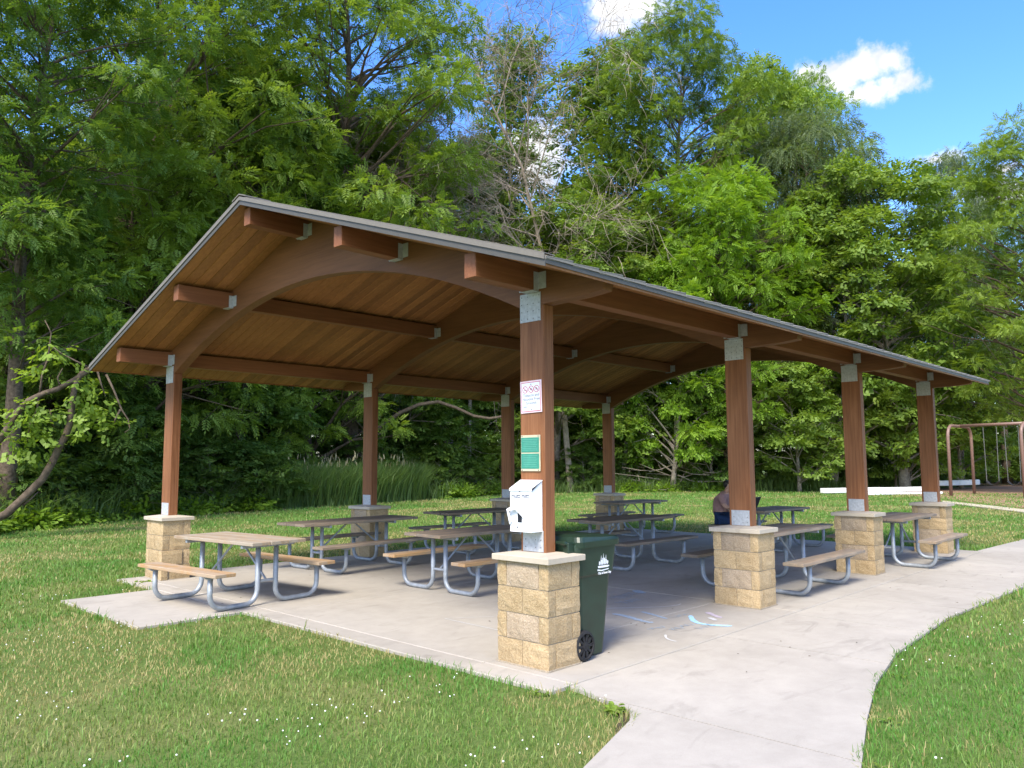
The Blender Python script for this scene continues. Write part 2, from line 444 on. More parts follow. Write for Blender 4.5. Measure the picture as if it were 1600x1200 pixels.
# ------------------------------------------------------------------ picnic shelter
SH = tag(empty('picnic_shelter'), 'open timber picnic shelter with gabled roof on eight posts and tan block pillars', 'shelter')
def dk(y): return 4.43-.333*abs(y-RY)          # underside of the roof deck
HX, HY, TB = .2, .275, .1
CH = .8128/4
blockcache = {}
def block_mesh(sx, sy, sz, faces, var):
    """split-faced block: the faces listed are rough and a little proud"""
    k = (round(sx, 3), round(sy, 3), faces, var)
    if k in blockcache: return blockcache[k]
    b = bmesh.new()
    bmesh.ops.create_cube(b, size=1)
    for q in b.verts: q.co = Vector((q.co.x*sx, q.co.y*sy, q.co.z*sz))
    rs = random.Random(hash(k) % 99999)
    eds = [e for e in b.edges]
    for ax, s in ((0, sx), (1, sy), (2, sz)):
        es = [e for e in b.edges if abs(abs((e.verts[0].co-e.verts[1].co).normalized()[ax])-1) < .01]
        cuts = 5 if s > .3 else (3 if s > .15 else (2 if s > .11 else 1))
        bmesh.ops.subdivide_edges(b, edges=es, cuts=cuts, use_grid_fill=True)
    for q in b.verts:
        for f in faces:
            ax, sg = 'xyz'.index(f[1]), (1 if f[0] == '+' else -1)
            half = (sx, sy, sz)[ax]/2
            if abs(q.co[ax]-sg*half) < 1e-4:
                edge = sum(1 for a2 in range(3) if abs(abs(q.co[a2])-(sx, sy, sz)[a2]/2) < 1e-4)
                q.co[ax] += sg*(rs.uniform(.001, .009) if edge == 1 else rs.uniform(-.004, .0))
    me = bpy.data.meshes.new('block'); b.to_mesh(me); b.free()
    blockcache[k] = me
    return me
grey_blocks = {}
def block(parent, x0, x1, y0, y1, z0, faces, matn, dx=0, dy=0, rz=0):
    g = .004
    sx, sy, sz = x1-x0-2*g, y1-y0-2*g, CH-2*g
    me = block_mesh(sx, sy, sz, faces, random.randint(0, 2))
    if not me.materials: me.materials.append(MT['block_tan'])
    o = link('block', me, parent, ((x0+x1)/2+dx, (y0+y1)/2+dy, z0+CH/2), (0, 0, rz))
    o.material_slots[0].link = 'OBJECT'; o.material_slots[0].material = MT[matn]
    return o
capm = MB()
c0, c1 = HX+.033, HY+.033
capm.add([(-c0, -c1, 0), (c0, -c1, 0), (c0, c1, 0), (-c0, c1, 0), (-c0, -c1, .048), (c0, -c1, .048), (c0, c1, .048), (-c0, c1, .048),
          (-.075, -.15, .068), (.075, -.15, .068), (.075, .15, .068), (-.075, .15, .068)],
         [(0, 3, 2, 1), (0, 1, 5, 4), (1, 2, 6, 5), (2, 3, 7, 6), (3, 0, 4, 7), (4, 5, 9, 8), (5, 6, 10, 9), (6, 7, 11, 10), (7, 4, 8, 11), (8, 9, 10, 11)])
capme = capm.mesh('cap_stone'); capme.materials.append(MT['cap_stone'])
bv = bmesh.new(); bv.from_mesh(capme); bmesh.ops.bevel(bv, geom=[e for e in bv.edges if all(abs(q.co.z) < .05 for q in e.verts)], offset=.004, segments=1, affect='EDGES'); bv.to_mesh(capme); bv.free()
PX, PY = .0617, .1347
postme = MB().box(-PX, PX, -PY, PY, .872, 2.908, .006).mesh('post'); postme.materials.append(MT['post_wood'])
platebase = MB().box(-PX-.006, -PX-.0005, -.115, .105, .885, 1.055).mesh('base_plate'); platebase.materials.append(MT['galvanised_plate'])
platetop = MB().box(-PX-.006, -PX-.0005, -.105, .125, 2.775, 3.015).mesh('top_plate'); platetop.materials.append(MT['galvanised_plate'])
nm = MB()
for iy in range(4):
    for iz in range(4):
        nm.tube([(-PX-.006, -.09+iy*.065, 2.80+iz*.063), (-PX-.0085, -.09+iy*.065, 2.80+iz*.063)], .0045, 6)
nailtop = nm.mesh('nail'); nailtop.materials.append(MT['nail'])
nm = MB()
for iy in (0, 1, 3):
    for iz in range(2):
        nm.tube([(-PX-.006, -.09+iy*.055, .92+iz*.06), (-PX-.0085, -.09+iy*.055, .92+iz*.06)], .0045, 6)
nailbase = nm.mesh('nail'); nailbase.materials.append(MT['nail'])
rowname = ['near corner by the wheeled bin', 'second', 'third', 'far']
for ri, y in ((0, 0.0), (1, W)):
    for bi, x in enumerate(XB):
        pil = MB().box(-HX+.012, HX-.012, -HY+.012, HY-.012, .001, .8126).box(-HX-.006, HX+.006, -HY-.006, HY+.006, .001, .012).build('pillar', 'mortar', SH, loc=(x, y, 0))
        broken = (ri == 1 and bi == 0)
        for cidx in range(4):                    # 0 = bottom course
            z = cidx*CH; t_ = TB
            sh = .012 if broken else 0
            if cidx % 2 == 1:
                gm = 'block_grey' if not broken else 'block_tan'
                dyb = -.028 if (broken and cidx == 1) else 0
                block(pil, -HX, HX-t_, -HY, -HY+t_, z, ('-x', '-y'), 'block_tan', dx=(-.018 if dyb else 0), dy=dyb, rz=(.02 if dyb else 0))
                block(pil, -HX, HX-t_, HY-t_, HY, z, ('-x', '+y'), 'block_tan')
                block(pil, -HX, -HX+t_, -HY+t_, HY-t_, z, ('-x',), gm)
                block(pil, HX-t_, HX, -HY, 0, z, ('+x', '-y'), 'block_tan')
                block(pil, HX-t_, HX, 0, HY, z, ('+x', '+y'), 'block_tan')
            else:
                dyb = .0 if not (broken and cidx == 0) else -.012
                block(pil, -HX, -HX+t_, -HY, 0, z, ('-x', '-y'), 'block_tan', dx=-.01 if dyb else 0, dy=dyb*1.5)
                block(pil, -HX, -HX+t_, 0, HY, z, ('-x', '+y'), 'block_tan')
                block(pil, -HX+t_, HX, -HY, -HY+t_, z, ('-y', '+x'), 'block_tan', dy=dyb*.3, dx=.012 if dyb else 0)
                block(pil, -HX+t_, HX, HY-t_, HY, z, ('+y', '+x'), 'block_tan')
                block(pil, HX-t_, HX, -HY+t_, HY-t_, z, ('+x',), 'block_grey')
        link('cap_stone', capme, pil, (0, 0, .8129))
        po = link('post', postme, SH, (x, y, 0))
        link('base_plate', platebase, po); link('top_plate', platetop, po)
        if bi < 2 and ri == 0:
            link('nail', nailtop, po); link('nail', nailbase, po)
        for q in po.children:
            if ri == 1: pass
# arched glulam beams
arch = []
top = [(y, dk(y)-.003) for y in (-.76, 0, RY, W, W+.76)]
bot = [(W+.74, 2.935), (W+.55, 2.918), (W+PY+.02, 2.909), (W-PY, 2.909)]
for i in range(1, 28):
    y = (W-PY)-(W-2*PY)*i/28
    bot.append((y, 3.716-.0695*(y-RY)**2))
bot += [(PY, 2.909), (-PY-.02, 2.909), (-.55, 2.918), (-.74, 2.935)]
archme = MB().prism(top+bot, 0, -PX, PX).mesh('arch_beam'); archme.materials.append(MT['beam_wood'])
for x in XB: link('arch_beam', archme, SH, (x, 0, 0))
# purlins with steel hangers
def purlin(xa, xb, dy, hang_lo, hang_hi):
    y = RY+dy
    z1 = min(dk(y-.065), dk(y+.065))-.003; z0 = (4.206 if dy == 0 else z1-.196)
    if dy == 0: z1 = 4.404
    pu = MB().box(0, xb-xa, -.065, .065, z0, z1, .004).build('purlin', 'purlin_wood', SH, loc=(xa, y, 0))
    for at_, flag, sg in ((xb-xa, hang_hi, -1), (0, hang_lo, 1)):
        if not flag: continue
        for s in (-1, 1):
            e = at_+sg*.0005
            h = MB().box(min(e, e+sg*.005), max(e, e+sg*.005), min(s*.067, s*.15), max(s*.067, s*.15), z0+.015, z0+.155)
            h.box(min(e, e+sg*.06), max(e, e+sg*.06), min(s*.0655, s*.069), max(s*.0655, s*.069), z0-.002, z0+.155)
            if s == -1: h.box(min(e, e+sg*.075), max(e, e+sg*.075), -.069, .069, z0-.006, z0-.001)
            h.build('hanger', 'galvanised_plate', pu)
for dy in (-3.56, -1.756, 0, 1.756, 3.56):
    purlin(-.786, -PX-.001, dy, False, True)
    for i in range(3): purlin(XB[i]+PX+.001, XB[i+1]-PX-.001, dy, True, True)
    purlin(XB[3]+PX+.001, 11.1, dy, True, False)
# roof covering, deck boards, flashing, shingles
X0, X1 = -.86, 11.2
YE = 4.39                                       # eave half width
roofm = MB()
for s in (-1, 1):
    n = 24
    for i in range(n):
        a, b = YE*i/n, YE*(i+1)/n
        za, zb = 4.476-.333*a, 4.476-.333*b
        roofm.add([(X0, RY+s*a, za), (X1, RY+s*a, za), (X1, RY+s*(b+.02), zb-.004), (X0, RY+s*(b+.02), zb-.004),
                   (X0, RY+s*a, za+.006), (X1, RY+s*a, za+.006), (X1, RY+s*(b+.02), zb+.012), (X0, RY+s*(b+.02), zb+.012)],
                  [(0, 3, 2, 1), (4, 5, 6, 7), (0, 1, 5, 4), (1, 2, 6, 5), (2, 3, 7, 6), (3, 0, 4, 7)])
roof = roofm.build('roof', 'shingle', SH)
BW = .1368
for s in (-1, 1):
    bm_ = MB()
    h = BW/2-.0007; c = .007
    # board cross-section in x,z with chamfered lower edges, swept down the slope
    prof = [(-h, .038), (-h, c), (-h+c, 0), (h-c, 0), (h, c), (h, .038)]
    vs = [(x, RY+s*.002, 4.43+z) for x, z in prof]+[(x, RY+s*(YE-.01), 4.43-.333*(YE-.01)+z) for x, z in prof]
    k = len(prof)
    bm_.add(vs, [tuple(range(k)), tuple(range(2*k-1, k-1, -1))]+[(i, i+k, (i+1) % k+k, (i+1) % k) for i in range(k)])
    me = bm_.mesh('deck_board'); me.materials.append(MT['deck_wood'])
    nb = int((X1-X0)/BW)
    for i in range(nb): link('deck_board', me, roof, (X0+.006+BW*(i+.5), 0, 0))
    # eave drip edge
    ye = RY+s*YE; ze = 4.43-.333*YE
    y_a, y_b = sorted((ye+s*.004, ye+s*.012))
    MB().box(X0-.004, X1+.004, y_a, y_b, ze+.006, ze+.044).build('drip_edge', 'metal_trim', roof)
    y_a, y_b = sorted((ye-s*.006, ye+s*.003))
    MB().box(X0+.01, X1-.01, y_a, y_b, ze-.012, ze+.03).build('eave_fascia', 'deck_wood', roof)
    # starter shingles along the eave
    tl = .305
    st = MB().box(0, tl-.006, min(0, s*.3), max(0, s*.3), 0, .026, .002).mesh('shingle'); st.materials.append(MT['shingle'])
    for i in range(int((X1-X0)/tl)+1):
        j = random.uniform(-.003, .003)
        link('shingle', st, roof, (X0-.01+i*tl, ye-s*.27, ze+.045+.09-.006+j), (s*-math.atan(.333), -.055, 0))
    # rake flashing at both gables
    for xr, sx in ((X0, -1), (X1, 1)):
        for (o0, o1, zl, zh, mt) in ((.006, .0135, -.012, .036, 'metal_trim'), (.016, .0245, .037, .078, 'metal_trim_tan')):
            xa, xb = sorted((xr+sx*o0, xr+sx*o1))
            f = MB().prism([(RY, 4.43+zl), (RY+s*(YE+.015), 4.43-.333*(YE+.015)+zl), (RY+s*(YE+.015), 4.43-.333*(YE+.015)+zh), (RY, 4.43+zh)], 0, xa, xb)
            f.build('rake_flashing', mt, roof)
        xa, xb = sorted((xr+sx*.0245, xr-sx*.10))
        MB().prism([(RY+s*.12, 4.43+.079-.333*.12), (RY+s*(YE+.012), 4.43-.333*(YE+.012)+.079), (RY+s*(YE+.012), 4.43-.333*(YE+.012)+.085), (RY+s*.12, 4.43+.085-.333*.12)], 0, xa, xb).build('rake_flashing', 'metal_trim_tan', roof)
rc = MB()
for s in (-1, 1):
    rc.add([(0, RY, 4.537), (.30, RY, 4.545), (.30, RY+s*.15, 4.545-.05), (0, RY+s*.15, 4.537-.05), (0, RY, 4.525), (.30, RY, 4.53), (.30, RY+s*.15, 4.53-.05), (0, RY+s*.15, 4.525-.05)],
           [(0, 1, 2, 3), (4, 7, 6, 5), (0, 3, 7, 4), (1, 5, 6, 2), (2, 6, 7, 3)])
rcme = rc.mesh('ridge_cap'); rcme.materials.append(MT['metal_trim_tan'])
for i in range(40): link('ridge_cap', rcme, roof, (X0-.03+i*.303, 0, 0))

# ------------------------------------------------------------------ text helper
def text_mesh(s, size, align='CENTER', bold=0):
    cu = bpy.data.curves.new('txt', 'FONT'); cu.body = s; cu.size = size; cu.align_x = align; cu.align_y = 'CENTER'; cu.extrude = .0006; cu.offset = bold
    o = bpy.data.objects.new('txt', cu); col.objects.link(o)
    dg = bpy.context.evaluated_depsgraph_get(); dg.update()
    me = bpy.data.meshes.new_from_object(o.evaluated_get(dg))
    bpy.data.objects.remove(o); bpy.data.curves.remove(cu)
    return me
# a board facing -X: text x -> world -Y, text y -> world Z
ROT_MX = Matrix(((0, 0, -1), (-1, 0, 0), (0, 1, 0))).to_euler()
ROT_MY = Matrix(((1, 0, 0), (0, 0, -1), (0, 1, 0))).to_euler()
def lettering(s, size, loc, mat, parent, rot=ROT_MX, name='lettering', bold=0, sx=1):
    me = text_mesh(s, size, bold=bold); me.materials.clear(); me.materials.append(MT[mat])
    o = link(name, me, parent, loc, rot); o.scale = (sx, 1, 1); return o

# ------------------------------------------------------------------ signs and dispenser on the near post
sg = tag(empty('notice_sign', (-PX-.004, .005, 2.145)), 'white tobacco free notice with red border on the near post', 'sign')
sg.rotation_euler = (R(-1.5), 0, 0)
MB().box(-.006, 0, -.118, .118, -.134, .134, .002).build('panel', 'sign_pink', sg)
b_ = MB()
for (y0, y1, z0, z1) in ((-.106, .106, .117, .122), (-.106, .106, -.122, -.117), (-.106, -.102, -.117, .117), (.102, .106, -.117, .117)):
    b_.box(-.0078, -.0062, y0, y1, z0, z1)
b_.build('border', 'sign_red', sg)
MB().box(-.0072, -.0061, -.1015, .1015, -.1165, .1165).build('face', 'sign_white', sg)
for i, yc in enumerate((.060, -.006, -.066)):
    g = MB(); rr = .030
    for k in range(24):
        a0, a1 = 2*math.pi*k/24, 2*math.pi*(k+1)/24
        for q0, q1 in ((rr, rr-.0055),):
            g.add([(-.0079, yc+q*math.cos(a), .062+q*math.sin(a)) for q, a in ((q0, a0), (q0, a1), (q1, a1), (q1, a0))], [(0, 1, 2, 3)])
    c45 = .70710678*(rr-.003); dd = .0022
    g.add([(-.0081, yc+c45+dd, .062+c45-dd), (-.0081, yc+c45-dd, .062+c45+dd), (-.0081, yc-c45-dd, .062-c45+dd), (-.0081, yc-c45+dd, .062-c45-dd)], [(0, 1, 2, 3)])
    g.build('prohibition_ring', 'sign_red', sg)
    g = MB(); g.box(-.0077, -.0073, yc-.015, yc+.012, .056, .061)
    if i: g.box(-.0077, -.0073, yc-.006, yc+.010, .064, .072)
    g.build('pictogram', 'ink_grey', sg)
lettering('Tobacco and', .034, (-.0074, -.004, .012), 'ink_grey', sg)
lettering('Nicotine Free', .034, (-.0074, -.004, -.020), 'ink_grey', sg)
lettering('Grounds', .034, (-.0074, -.004, -.052), 'ink_grey', sg)
MB().box(-.0077, -.0073, -.09, .03, -.074, -.072).box(-.0077, -.0073, -.06, .03, -.085, -.083).box(-.0077, -.0073, .045, .085, -.090, -.076).build('small_print', 'ink_pale', sg)
for zz in (.103, -.106): MB().tube([(-.0072, -.006, zz), (-.0098, -.006, zz)], .0045, 8).build('screw', 'nail', sg)

pl = tag(empty('plaque', (-PX-.003, .012, 1.68)), 'green two-panel plaque with cream edges below the notice sign', 'plaque')
MB().box(-.010, 0, -.106, .106, -.148, .148, .002).build('frame', 'plaque_frame', pl)
for z0, z1 in ((.006, .128), (-.128, -.004)):
    q = MB().box(-.0125, -.0102, -.097, .101, z0, z1, .001).build('panel', 'plaque_green', pl)
    lines = MB()
    for k in range(7):
        zc = z1-.016-k*.0145
        if zc > z0+.008: lines.box(-.0133, -.0126, -.085+random.uniform(0, .02), .088-random.uniform(0, .015), zc-.0016, zc+.0016)
    lines.build('text_lines', 'plaque_line', q)
for yy in (-.088, .09):
    for zz in (-.139, .139): MB().tube([(-.010, yy, zz), (-.0125, yy, zz)], .004, 8).build('screw', 'nail', pl)

dp = tag(empty('bag_dispenser', (-PX-.003, .012, 1.048)), 'white metal dog bag dispenser box on the near post', 'dispenser')
DW, DD, DH = .118, .128, .345
MB().prism([(0, 0), (-DD, 0), (-DD, DH), (0, DH+.062)], 1, -DW, DW).build('body', 'white_paint', dp)
MB().prism([(.0, DH+.0645), (-DD-.008, DH-.001), (-DD-.008, DH-.018), (-DD-.0025, DH-.018), (-DD-.0025, DH-.0015+.004), (.0, DH+.068)], 1, -DW-.005, DW+.005).build('lid', 'white_paint', dp)
fx_ = -DD-.001
MB().box(fx_-.0015, fx_, -.012, .034, .075, .165, .0005).build('slot', 'dark_hole', dp)
# bent hood over the slot
hood = MB()
hood.add([(fx_, .075, .215), (fx_, -.062, .215), (fx_, -.105, .055), (fx_-.032, .03, .178), (fx_-.04, .095, .168), (fx_-.012, .115, .055), (fx_-.045, .118, .178), (fx_-.012, .09, .08)],
         [(0, 1, 3), (1, 2, 3), (0, 3, 4), (0, 4, 6), (6, 4, 7), (6, 7, 5)])
ho = hood.build('hood', 'white_paint', dp)
sm = ho.modifiers.new('thick', 'SOLIDIFY'); sm.thickness = .003
lettering('mutt mitt', .056, (fx_-.001, .006, .287), 'ink_grey', dp, sx=.9, bold=.0008)
MB().box(fx_-.0016, fx_-.0004, .02, .075, .258, .262).build('small_print', 'ink_pale', dp)
MB().add([(fx_-.0015, .012+.012*math.cos(a)*(.6+.4*math.sin(a)), .325+.012*math.sin(a)) for a in np.linspace(0, 2*math.pi, 10, endpoint=False)], [tuple(range(10))]).build('emblem', 'ink_grey', dp)
for i, yy in enumerate((.035, 0, -.035)):
    MB().box(fx_-.0012, fx_-.0002, yy-.008, yy+.008, .030+(.01 if i == 1 else 0), .043+(.01 if i == 1 else 0)).build('instruction_icon', 'ink_grey' if i == 0 else 'ink_pale', dp)

# ------------------------------------------------------------------ picnic tables
U_IN, U_OUT, PIPE = .12, .71, .0285
ZT, ZB = .728, .43
def arcU(y_in, y_out, z_in, z_out, rb=.15):
    pts = [(y_in, z_in)]
    s = 1 if y_out > y_in else -1
    zf = PIPE+.001
    for k in range(0, 7):
        a = k*math.pi/12
        pts.append((y_in+s*rb*(1-math.cos(a)), zf+rb*(1-math.sin(a))))
    for k in range(0, 7):
        a = k*math.pi/12
        pts.append((y_out-s*rb*(1-math.sin(a)), zf+rb*(1-math.cos(a))))
    pts.append((y_out, z_out))
    return pts
def make_table(Lt, s, topmat, benchmat):
    me = {}
    pw = .2405
    me['plank'] = []
    for i in range(3):
        b = MB().box(-Lt/2, Lt/2, -pw/2+.0025, pw/2-.0025, 0, .038, .004)
        q = b.mesh('plank'); q.materials.append(MT[topmat]); me['plank'].append((q, (i-1)*pw))
    b = MB().box(-Lt/2, Lt/2, -.123, .123, 0, .038, .004).mesh('bench_seat'); b.materials.append(MT[benchmat]); me['bench'] = b
    for k, sy in (('ul', 1), ('ur', -1)):
        q = MB().tube([(0, sy*y, z) for y, z in arcU(U_IN, U_OUT, ZT-.078, ZB-.068)], PIPE, 10).mesh('leg', True); q.materials.append(MT['galvanised']); me[k] = q
    q = MB().box(-.02, .02, -.34, .34, ZT-.078, ZT-.0385, .003).mesh('top_support'); q.materials.append(MT['galvanised']); me['tsup'] = q
    q = MB().prism([(-.115, ZB-.0385), (.115, ZB-.0385), (.06, ZB-.072), (-.06, ZB-.072)], 0, -.022, .022).mesh('bench_support'); q.materials.append(MT['galvanised']); me['bsup'] = q
    q = MB().tube([(0, -U_IN+PIPE, .27), (0, U_IN-PIPE, .27)], .017, 8).mesh('cross_bar'); q.materials.append(MT['galvanised']); me['bar'] = q
    q = MB().tube([(.012, 0, .275), (s/2-.06, 0, ZT-.045)], .013, 8).mesh('brace'); q.materials.append(MT['galvanised']); me['brace'] = q
    return me
table_kinds = {}
def place_table(x, y, deg, label, Lt=1.83, s=1.28, mats=('table_wood_x', 'table_wood_x')):
    k = (Lt, s, mats)
    if k not in table_kinds: table_kinds[k] = make_table(Lt, s, *mats)
    me = table_kinds[k]
    t_ = tag(empty('picnic_table', (x, y, .001), R(deg)), label, 'picnic table', 'picnic tables under the shelter')
    for i, (q, yy) in enumerate(me['plank']):
        link('plank', q, t_, (random.uniform(-.012, .012), yy, ZT-.038), (0, 0, 0))
    for sy in (-1, 1): link('bench_seat', me['bench'], t_, (random.uniform(-.01, .01), sy*.68, ZB-.038))
    for ex in (-1, 1):
        for k2 in ('ul', 'ur'): link('leg', me[k2], t_, (ex*s/2, 0, 0))
        link('top_support', me['tsup'], t_, (ex*s/2, 0, 0))
        for sy in (-1, 1): link('bench_support', me['bsup'], t_, (ex*s/2, sy*.69, 0))
        link('cross_bar', me['bar'], t_, (ex*s/2, 0, 0))
        link('brace', me['brace'], t_, (ex*s/2, 0, 0), (0, 0, 0 if ex < 0 else math.pi))
    return t_
place_table(-.19, 4.66, 95.4, 'picnic table with yellowed timber set crosswise at the left gable end', 1.66, 1.17, ('table_wood_worn', 'table_wood_fresh'))
place_table(2.44, 6.12, 3, 'picnic table in front of the second pillar of the left row', 2.2, 1.25)
place_table(2.36, 3.26, -.8, 'picnic table standing just behind the white dispenser post', 1.72, 1.14, ('table_wood_x', 'table_wood_fresh'))
place_table(5.35, 6.35, -3, 'picnic table beside the third pillar of the left row', 1.83, 1.2)
place_table(5.52, 3.13, -3, 'dark picnic table right behind the green bin')
place_table(10.05, 6.13, -2, 'picnic table farthest back, by the last pillar of the left row')
place_table(9.34, 2.47, -3, 'picnic table where the person sits with the laptop', 1.75)
place_table(5.05, .37, .5, 'weathered grey picnic table between the second and third near pillars', 2.0, 1.22)
place_table(8.71, .02, .8, 'weathered grey picnic table between the two farthest near-side pillars', 1.8, 1.22)

# ------------------------------------------------------------------ wheeled bin
bn = tag(empty('wheeled_bin', (.43, .02, .001)), 'dark green wheeled rubbish bin with white city emblem beside the near pillar', 'bin')
# body: tapered shell in rings; x = rear(-) to front(+)
rings = []
for z, xr, xf, hw, rad in ((.015, -.17, .17, .225, .05), (.12, -.185, .185, .235, .055), (.66, -.235, .235, .268, .06), (.68, -.245, .262, .285, .06), (.885, -.262, .288, .298, .06), (.93, -.262, .292, .30, .06)):
    ring = []
    for cx_, cy_, a0 in ((xf-rad, hw-rad, 0), (xr+rad, hw-rad, 90), (xr+rad, -hw+rad, 180), (xf-rad, -hw+rad, 270)):
        for k in range(5):
            a = R(a0+k*22.5); ring.append((cx_+rad*math.cos(a), cy_+rad*math.sin(a), z))
    rings.append(ring)
n = len(rings[0])
MB().add([q for r_ in rings for q in r_], [(i*n+k, i*n+(k+1) % n, (i+1)*n+(k+1) % n, (i+1)*n+k) for i in range(len(rings)-1) for k in range(n)]+[tuple(range(n-1, -1, -1)), tuple((len(rings)-1)*n+k for k in range(n))]).build('body', 'bin_green', bn)
lid = []
for z, e in ((.905, .012), (.952, .016), (.972, 0), (.985, -.05)):
    ring = []
    for cx_, cy_, a0 in ((.30+e-.06, .305+e-.06, 0), (-.24-e+.06, .305+e-.06, 90), (-.24-e+.06, -.305-e+.06, 180), (.30+e-.06, -.305-e+.06, 270)):
        for k in range(5):
            a = R(a0+k*22.5); xx = cx_+.06*math.cos(a); ring.append((xx, cy_+.06*math.sin(a), z+.02*(xx < .05)*(z > .96)))
    lid.append(ring)
lo = MB().add([q for r_ in lid for q in r_], [(i*n+k, i*n+(k+1) % n, (i+1)*n+(k+1) % n, (i+1)*n+k) for i in range(len(lid)-1) for k in range(n)]+[tuple(range(n-1, -1, -1)), tuple((len(lid)-1)*n+k for k in range(n))]).build('lid', 'bin_green', bn)
MB().tube([(-.30, -.24, .93), (-.345, -.24, .95), (-.345, .24, .95), (-.30, .24, .93)], .016, 8).build('handle', 'bin_green', bn)
for y0 in (-.255, .19): MB().box(-.33, -.25, y0, y0+.06, .86, .955, .006).build('hinge', 'bin_green', bn)
MB().tube([(-.17, -.30, .121), (-.17, .30, .121)], .012, 8).build('axle', 'rubber', bn)
for sy in (-1, 1):
    wh = MB()
    prof = [(.132, -.022), (.138, -.012), (.138, .012), (.132, .022), (.112, .026), (.108, .014)]
    ns = 28
    vs = []
    for k in range(ns):
        a = 2*math.pi*k/ns
        vs += [(r_*math.cos(a), y_, r_*math.sin(a)) for r_, y_ in prof]
    m_ = len(prof)
    wh.add(vs, [(k*m_+j, k*m_+(j+1) % m_, ((k+1) % ns)*m_+(j+1) % m_, ((k+1) % ns)*m_+j) for k in range(ns) for j in range(m_)])
    wo_ = wh.build('wheel', 'rubber', bn, loc=(-.17, sy*.275, .123))
    wo_.scale = (.88, 1, .88)
    if sy < 0: wo_.rotation_euler = (0, 0, math.pi)
    rm = MB().tube([(0, -.012, 0), (0, .024, 0)], .040, 16)
    for k in range(10):
        a = 2*math.pi*k/10; ca, sa = math.cos(a), math.sin(a); tx, tz = -sa*.011, ca*.011
        rm.add([(.03*ca+s_*tx, y_, .03*sa+s_*tz) for s_, y_ in ((-1, 0), (1, 0), (1, .018), (-1, .018))]+[(.114*ca+s_*tx*1.3, y_, .114*sa+s_*tz*1.3) for s_, y_ in ((-1, 0), (1, 0), (1, .018), (-1, .018))],
               [(0, 1, 5, 4), (1, 2, 6, 5), (2, 3, 7, 6), (3, 0, 4, 7), (4, 5, 6, 7), (0, 3, 2, 1)])
    rm.build('rim', 'rubber', wo_)
# emblem on the side facing -Y
em = MB()
tilt = lambda z: -(.268+(.285-.268)*0) - (.298-.285)*max(0, (z-.68))/.205 - .0175
def q_(pts):
    em.add([(x, tilt(z), z) for x, z in pts], [tuple(range(len(pts)))])
ex0, ez0 = .085, .735
q_([(ex0-.075, ez0), (ex0-.06, ez0-.012), (ex0+.07, ez0-.012), (ex0+.09, ez0-.002), (ex0+.07, ez0+.004), (ex0-.06, ez0+.006)])
for i in range(6):
    x = ex0-.058+i*.022
    hgt = (.03, .045, .055, .055, .045, .03)[i]
    q_([(x, ez0+.012), (x+.013, ez0+.012), (x+.013, ez0+.012+hgt), (x, ez0+.012+hgt)])
    q_([(x+.014, ez0+.02), (x+.019, ez0+.02), (x+.019, ez0+.014+hgt*.8), (x+.014, ez0+.014+hgt*.8)])
for x, hgt in ((ex0-.03, .035), (ex0+.0, .05), (ex0+.035, .035)):
    q_([(x-.005, ez0+.06), (x+.005, ez0+.06), (x, ez0+.06+hgt)])
q_([(ex0-.075, ez0-.022), (ex0-.02, ez0-.03), (ex0+.08, ez0-.024), (ex0+.08, ez0-.032), (ex0-.02, ez0-.04), (ex0-.075, ez0-.034)])
em.build('emblem', 'white_paint', bn)
lettering('City of Iowa City', .0255, (ex0+.002, -.3045+.002, ez0-.053), 'white_paint', bn, ROT_MY, bold=.0006)

# ------------------------------------------------------------------ chalk on the floor
def chalk(pts, width, mat, name='chalk_drawing', label=None, wob=.25):
    vs = []; fs = []
    pts = [Vector((x, y, 0)) for x, y in pts]
    for i, q in enumerate(pts):
        d = (pts[min(i+1, len(pts)-1)]-pts[max(0, i-1)]).normalized(); nn = Vector((-d.y, d.x, 0))
        wv = width*(1+random.uniform(-wob, wob))*(.35 if i in (0, len(pts)-1) else 1)
        vs += [q+nn*wv/2, q-nn*wv/2]
    fs = [(2*i, 2*i+1, 2*i+3, 2*i+2) for i in range(len(pts)-1)]
    return vs, fs, mat
def spline(pts, n=24):
    pts = np.array(pts); t_ = np.linspace(0, 1, len(pts)); tt = np.linspace(0, 1, n)
    k = np.polyfit(t_, pts, min(3, len(pts)-1)); return [tuple(np.polyval(k[:, i], x) for i in (0, 1)) for x in tt]
def chalkset(label, strokes):
    root = None
    for pts, wd, mat in strokes:
        vs, fs, mt = chalk(pts, wd, mat)
        o = MB().add([(q.x, q.y, .003) for q in vs], fs).build('chalk_drawing' if root is None else 'chalk_stroke', mt, root)
        if root is None: root = tag(o, label, 'chalk drawing')
def scrib(cx_, cy_, sx, sy, n, seed):
    r_ = random.Random(seed)
    return [(cx_+sx*(i/(n-1)-.5)+r_.uniform(-.02, .02), cy_+sy*math.sin(i*1.9+r_.uniform(-.5, .5))) for i in range(n)]
chalkset('bold light blue chalk arc on the floor by the second near pillar', [(spline([(2.52, .12), (2.30, -.05), (2.22, -.22), (2.33, -.46)]), .06, 'chalk_blue')])
chalkset('faint blue chalk scribbles on the floor behind the bin', [
    (spline([(2.05, .78), (2.02, .55), (1.95, .35), (1.95, .2)]), .07, 'chalk_faint'), (spline([(2.35, .62), (2.3, .45), (2.2, .2)]), .05, 'chalk_faint'),
    (scrib(1.75, .03, .22, .05, 12, 3), .012, 'chalk_faint'), (scrib(1.95, -.12, .4, .05, 22, 5), .01, 'chalk_faint'), (scrib(2.12, -.28, .28, .05, 14, 6), .01, 'chalk_faint'), (scrib(2.45, .2, .3, .04, 14, 8), .01, 'chalk_faint')])
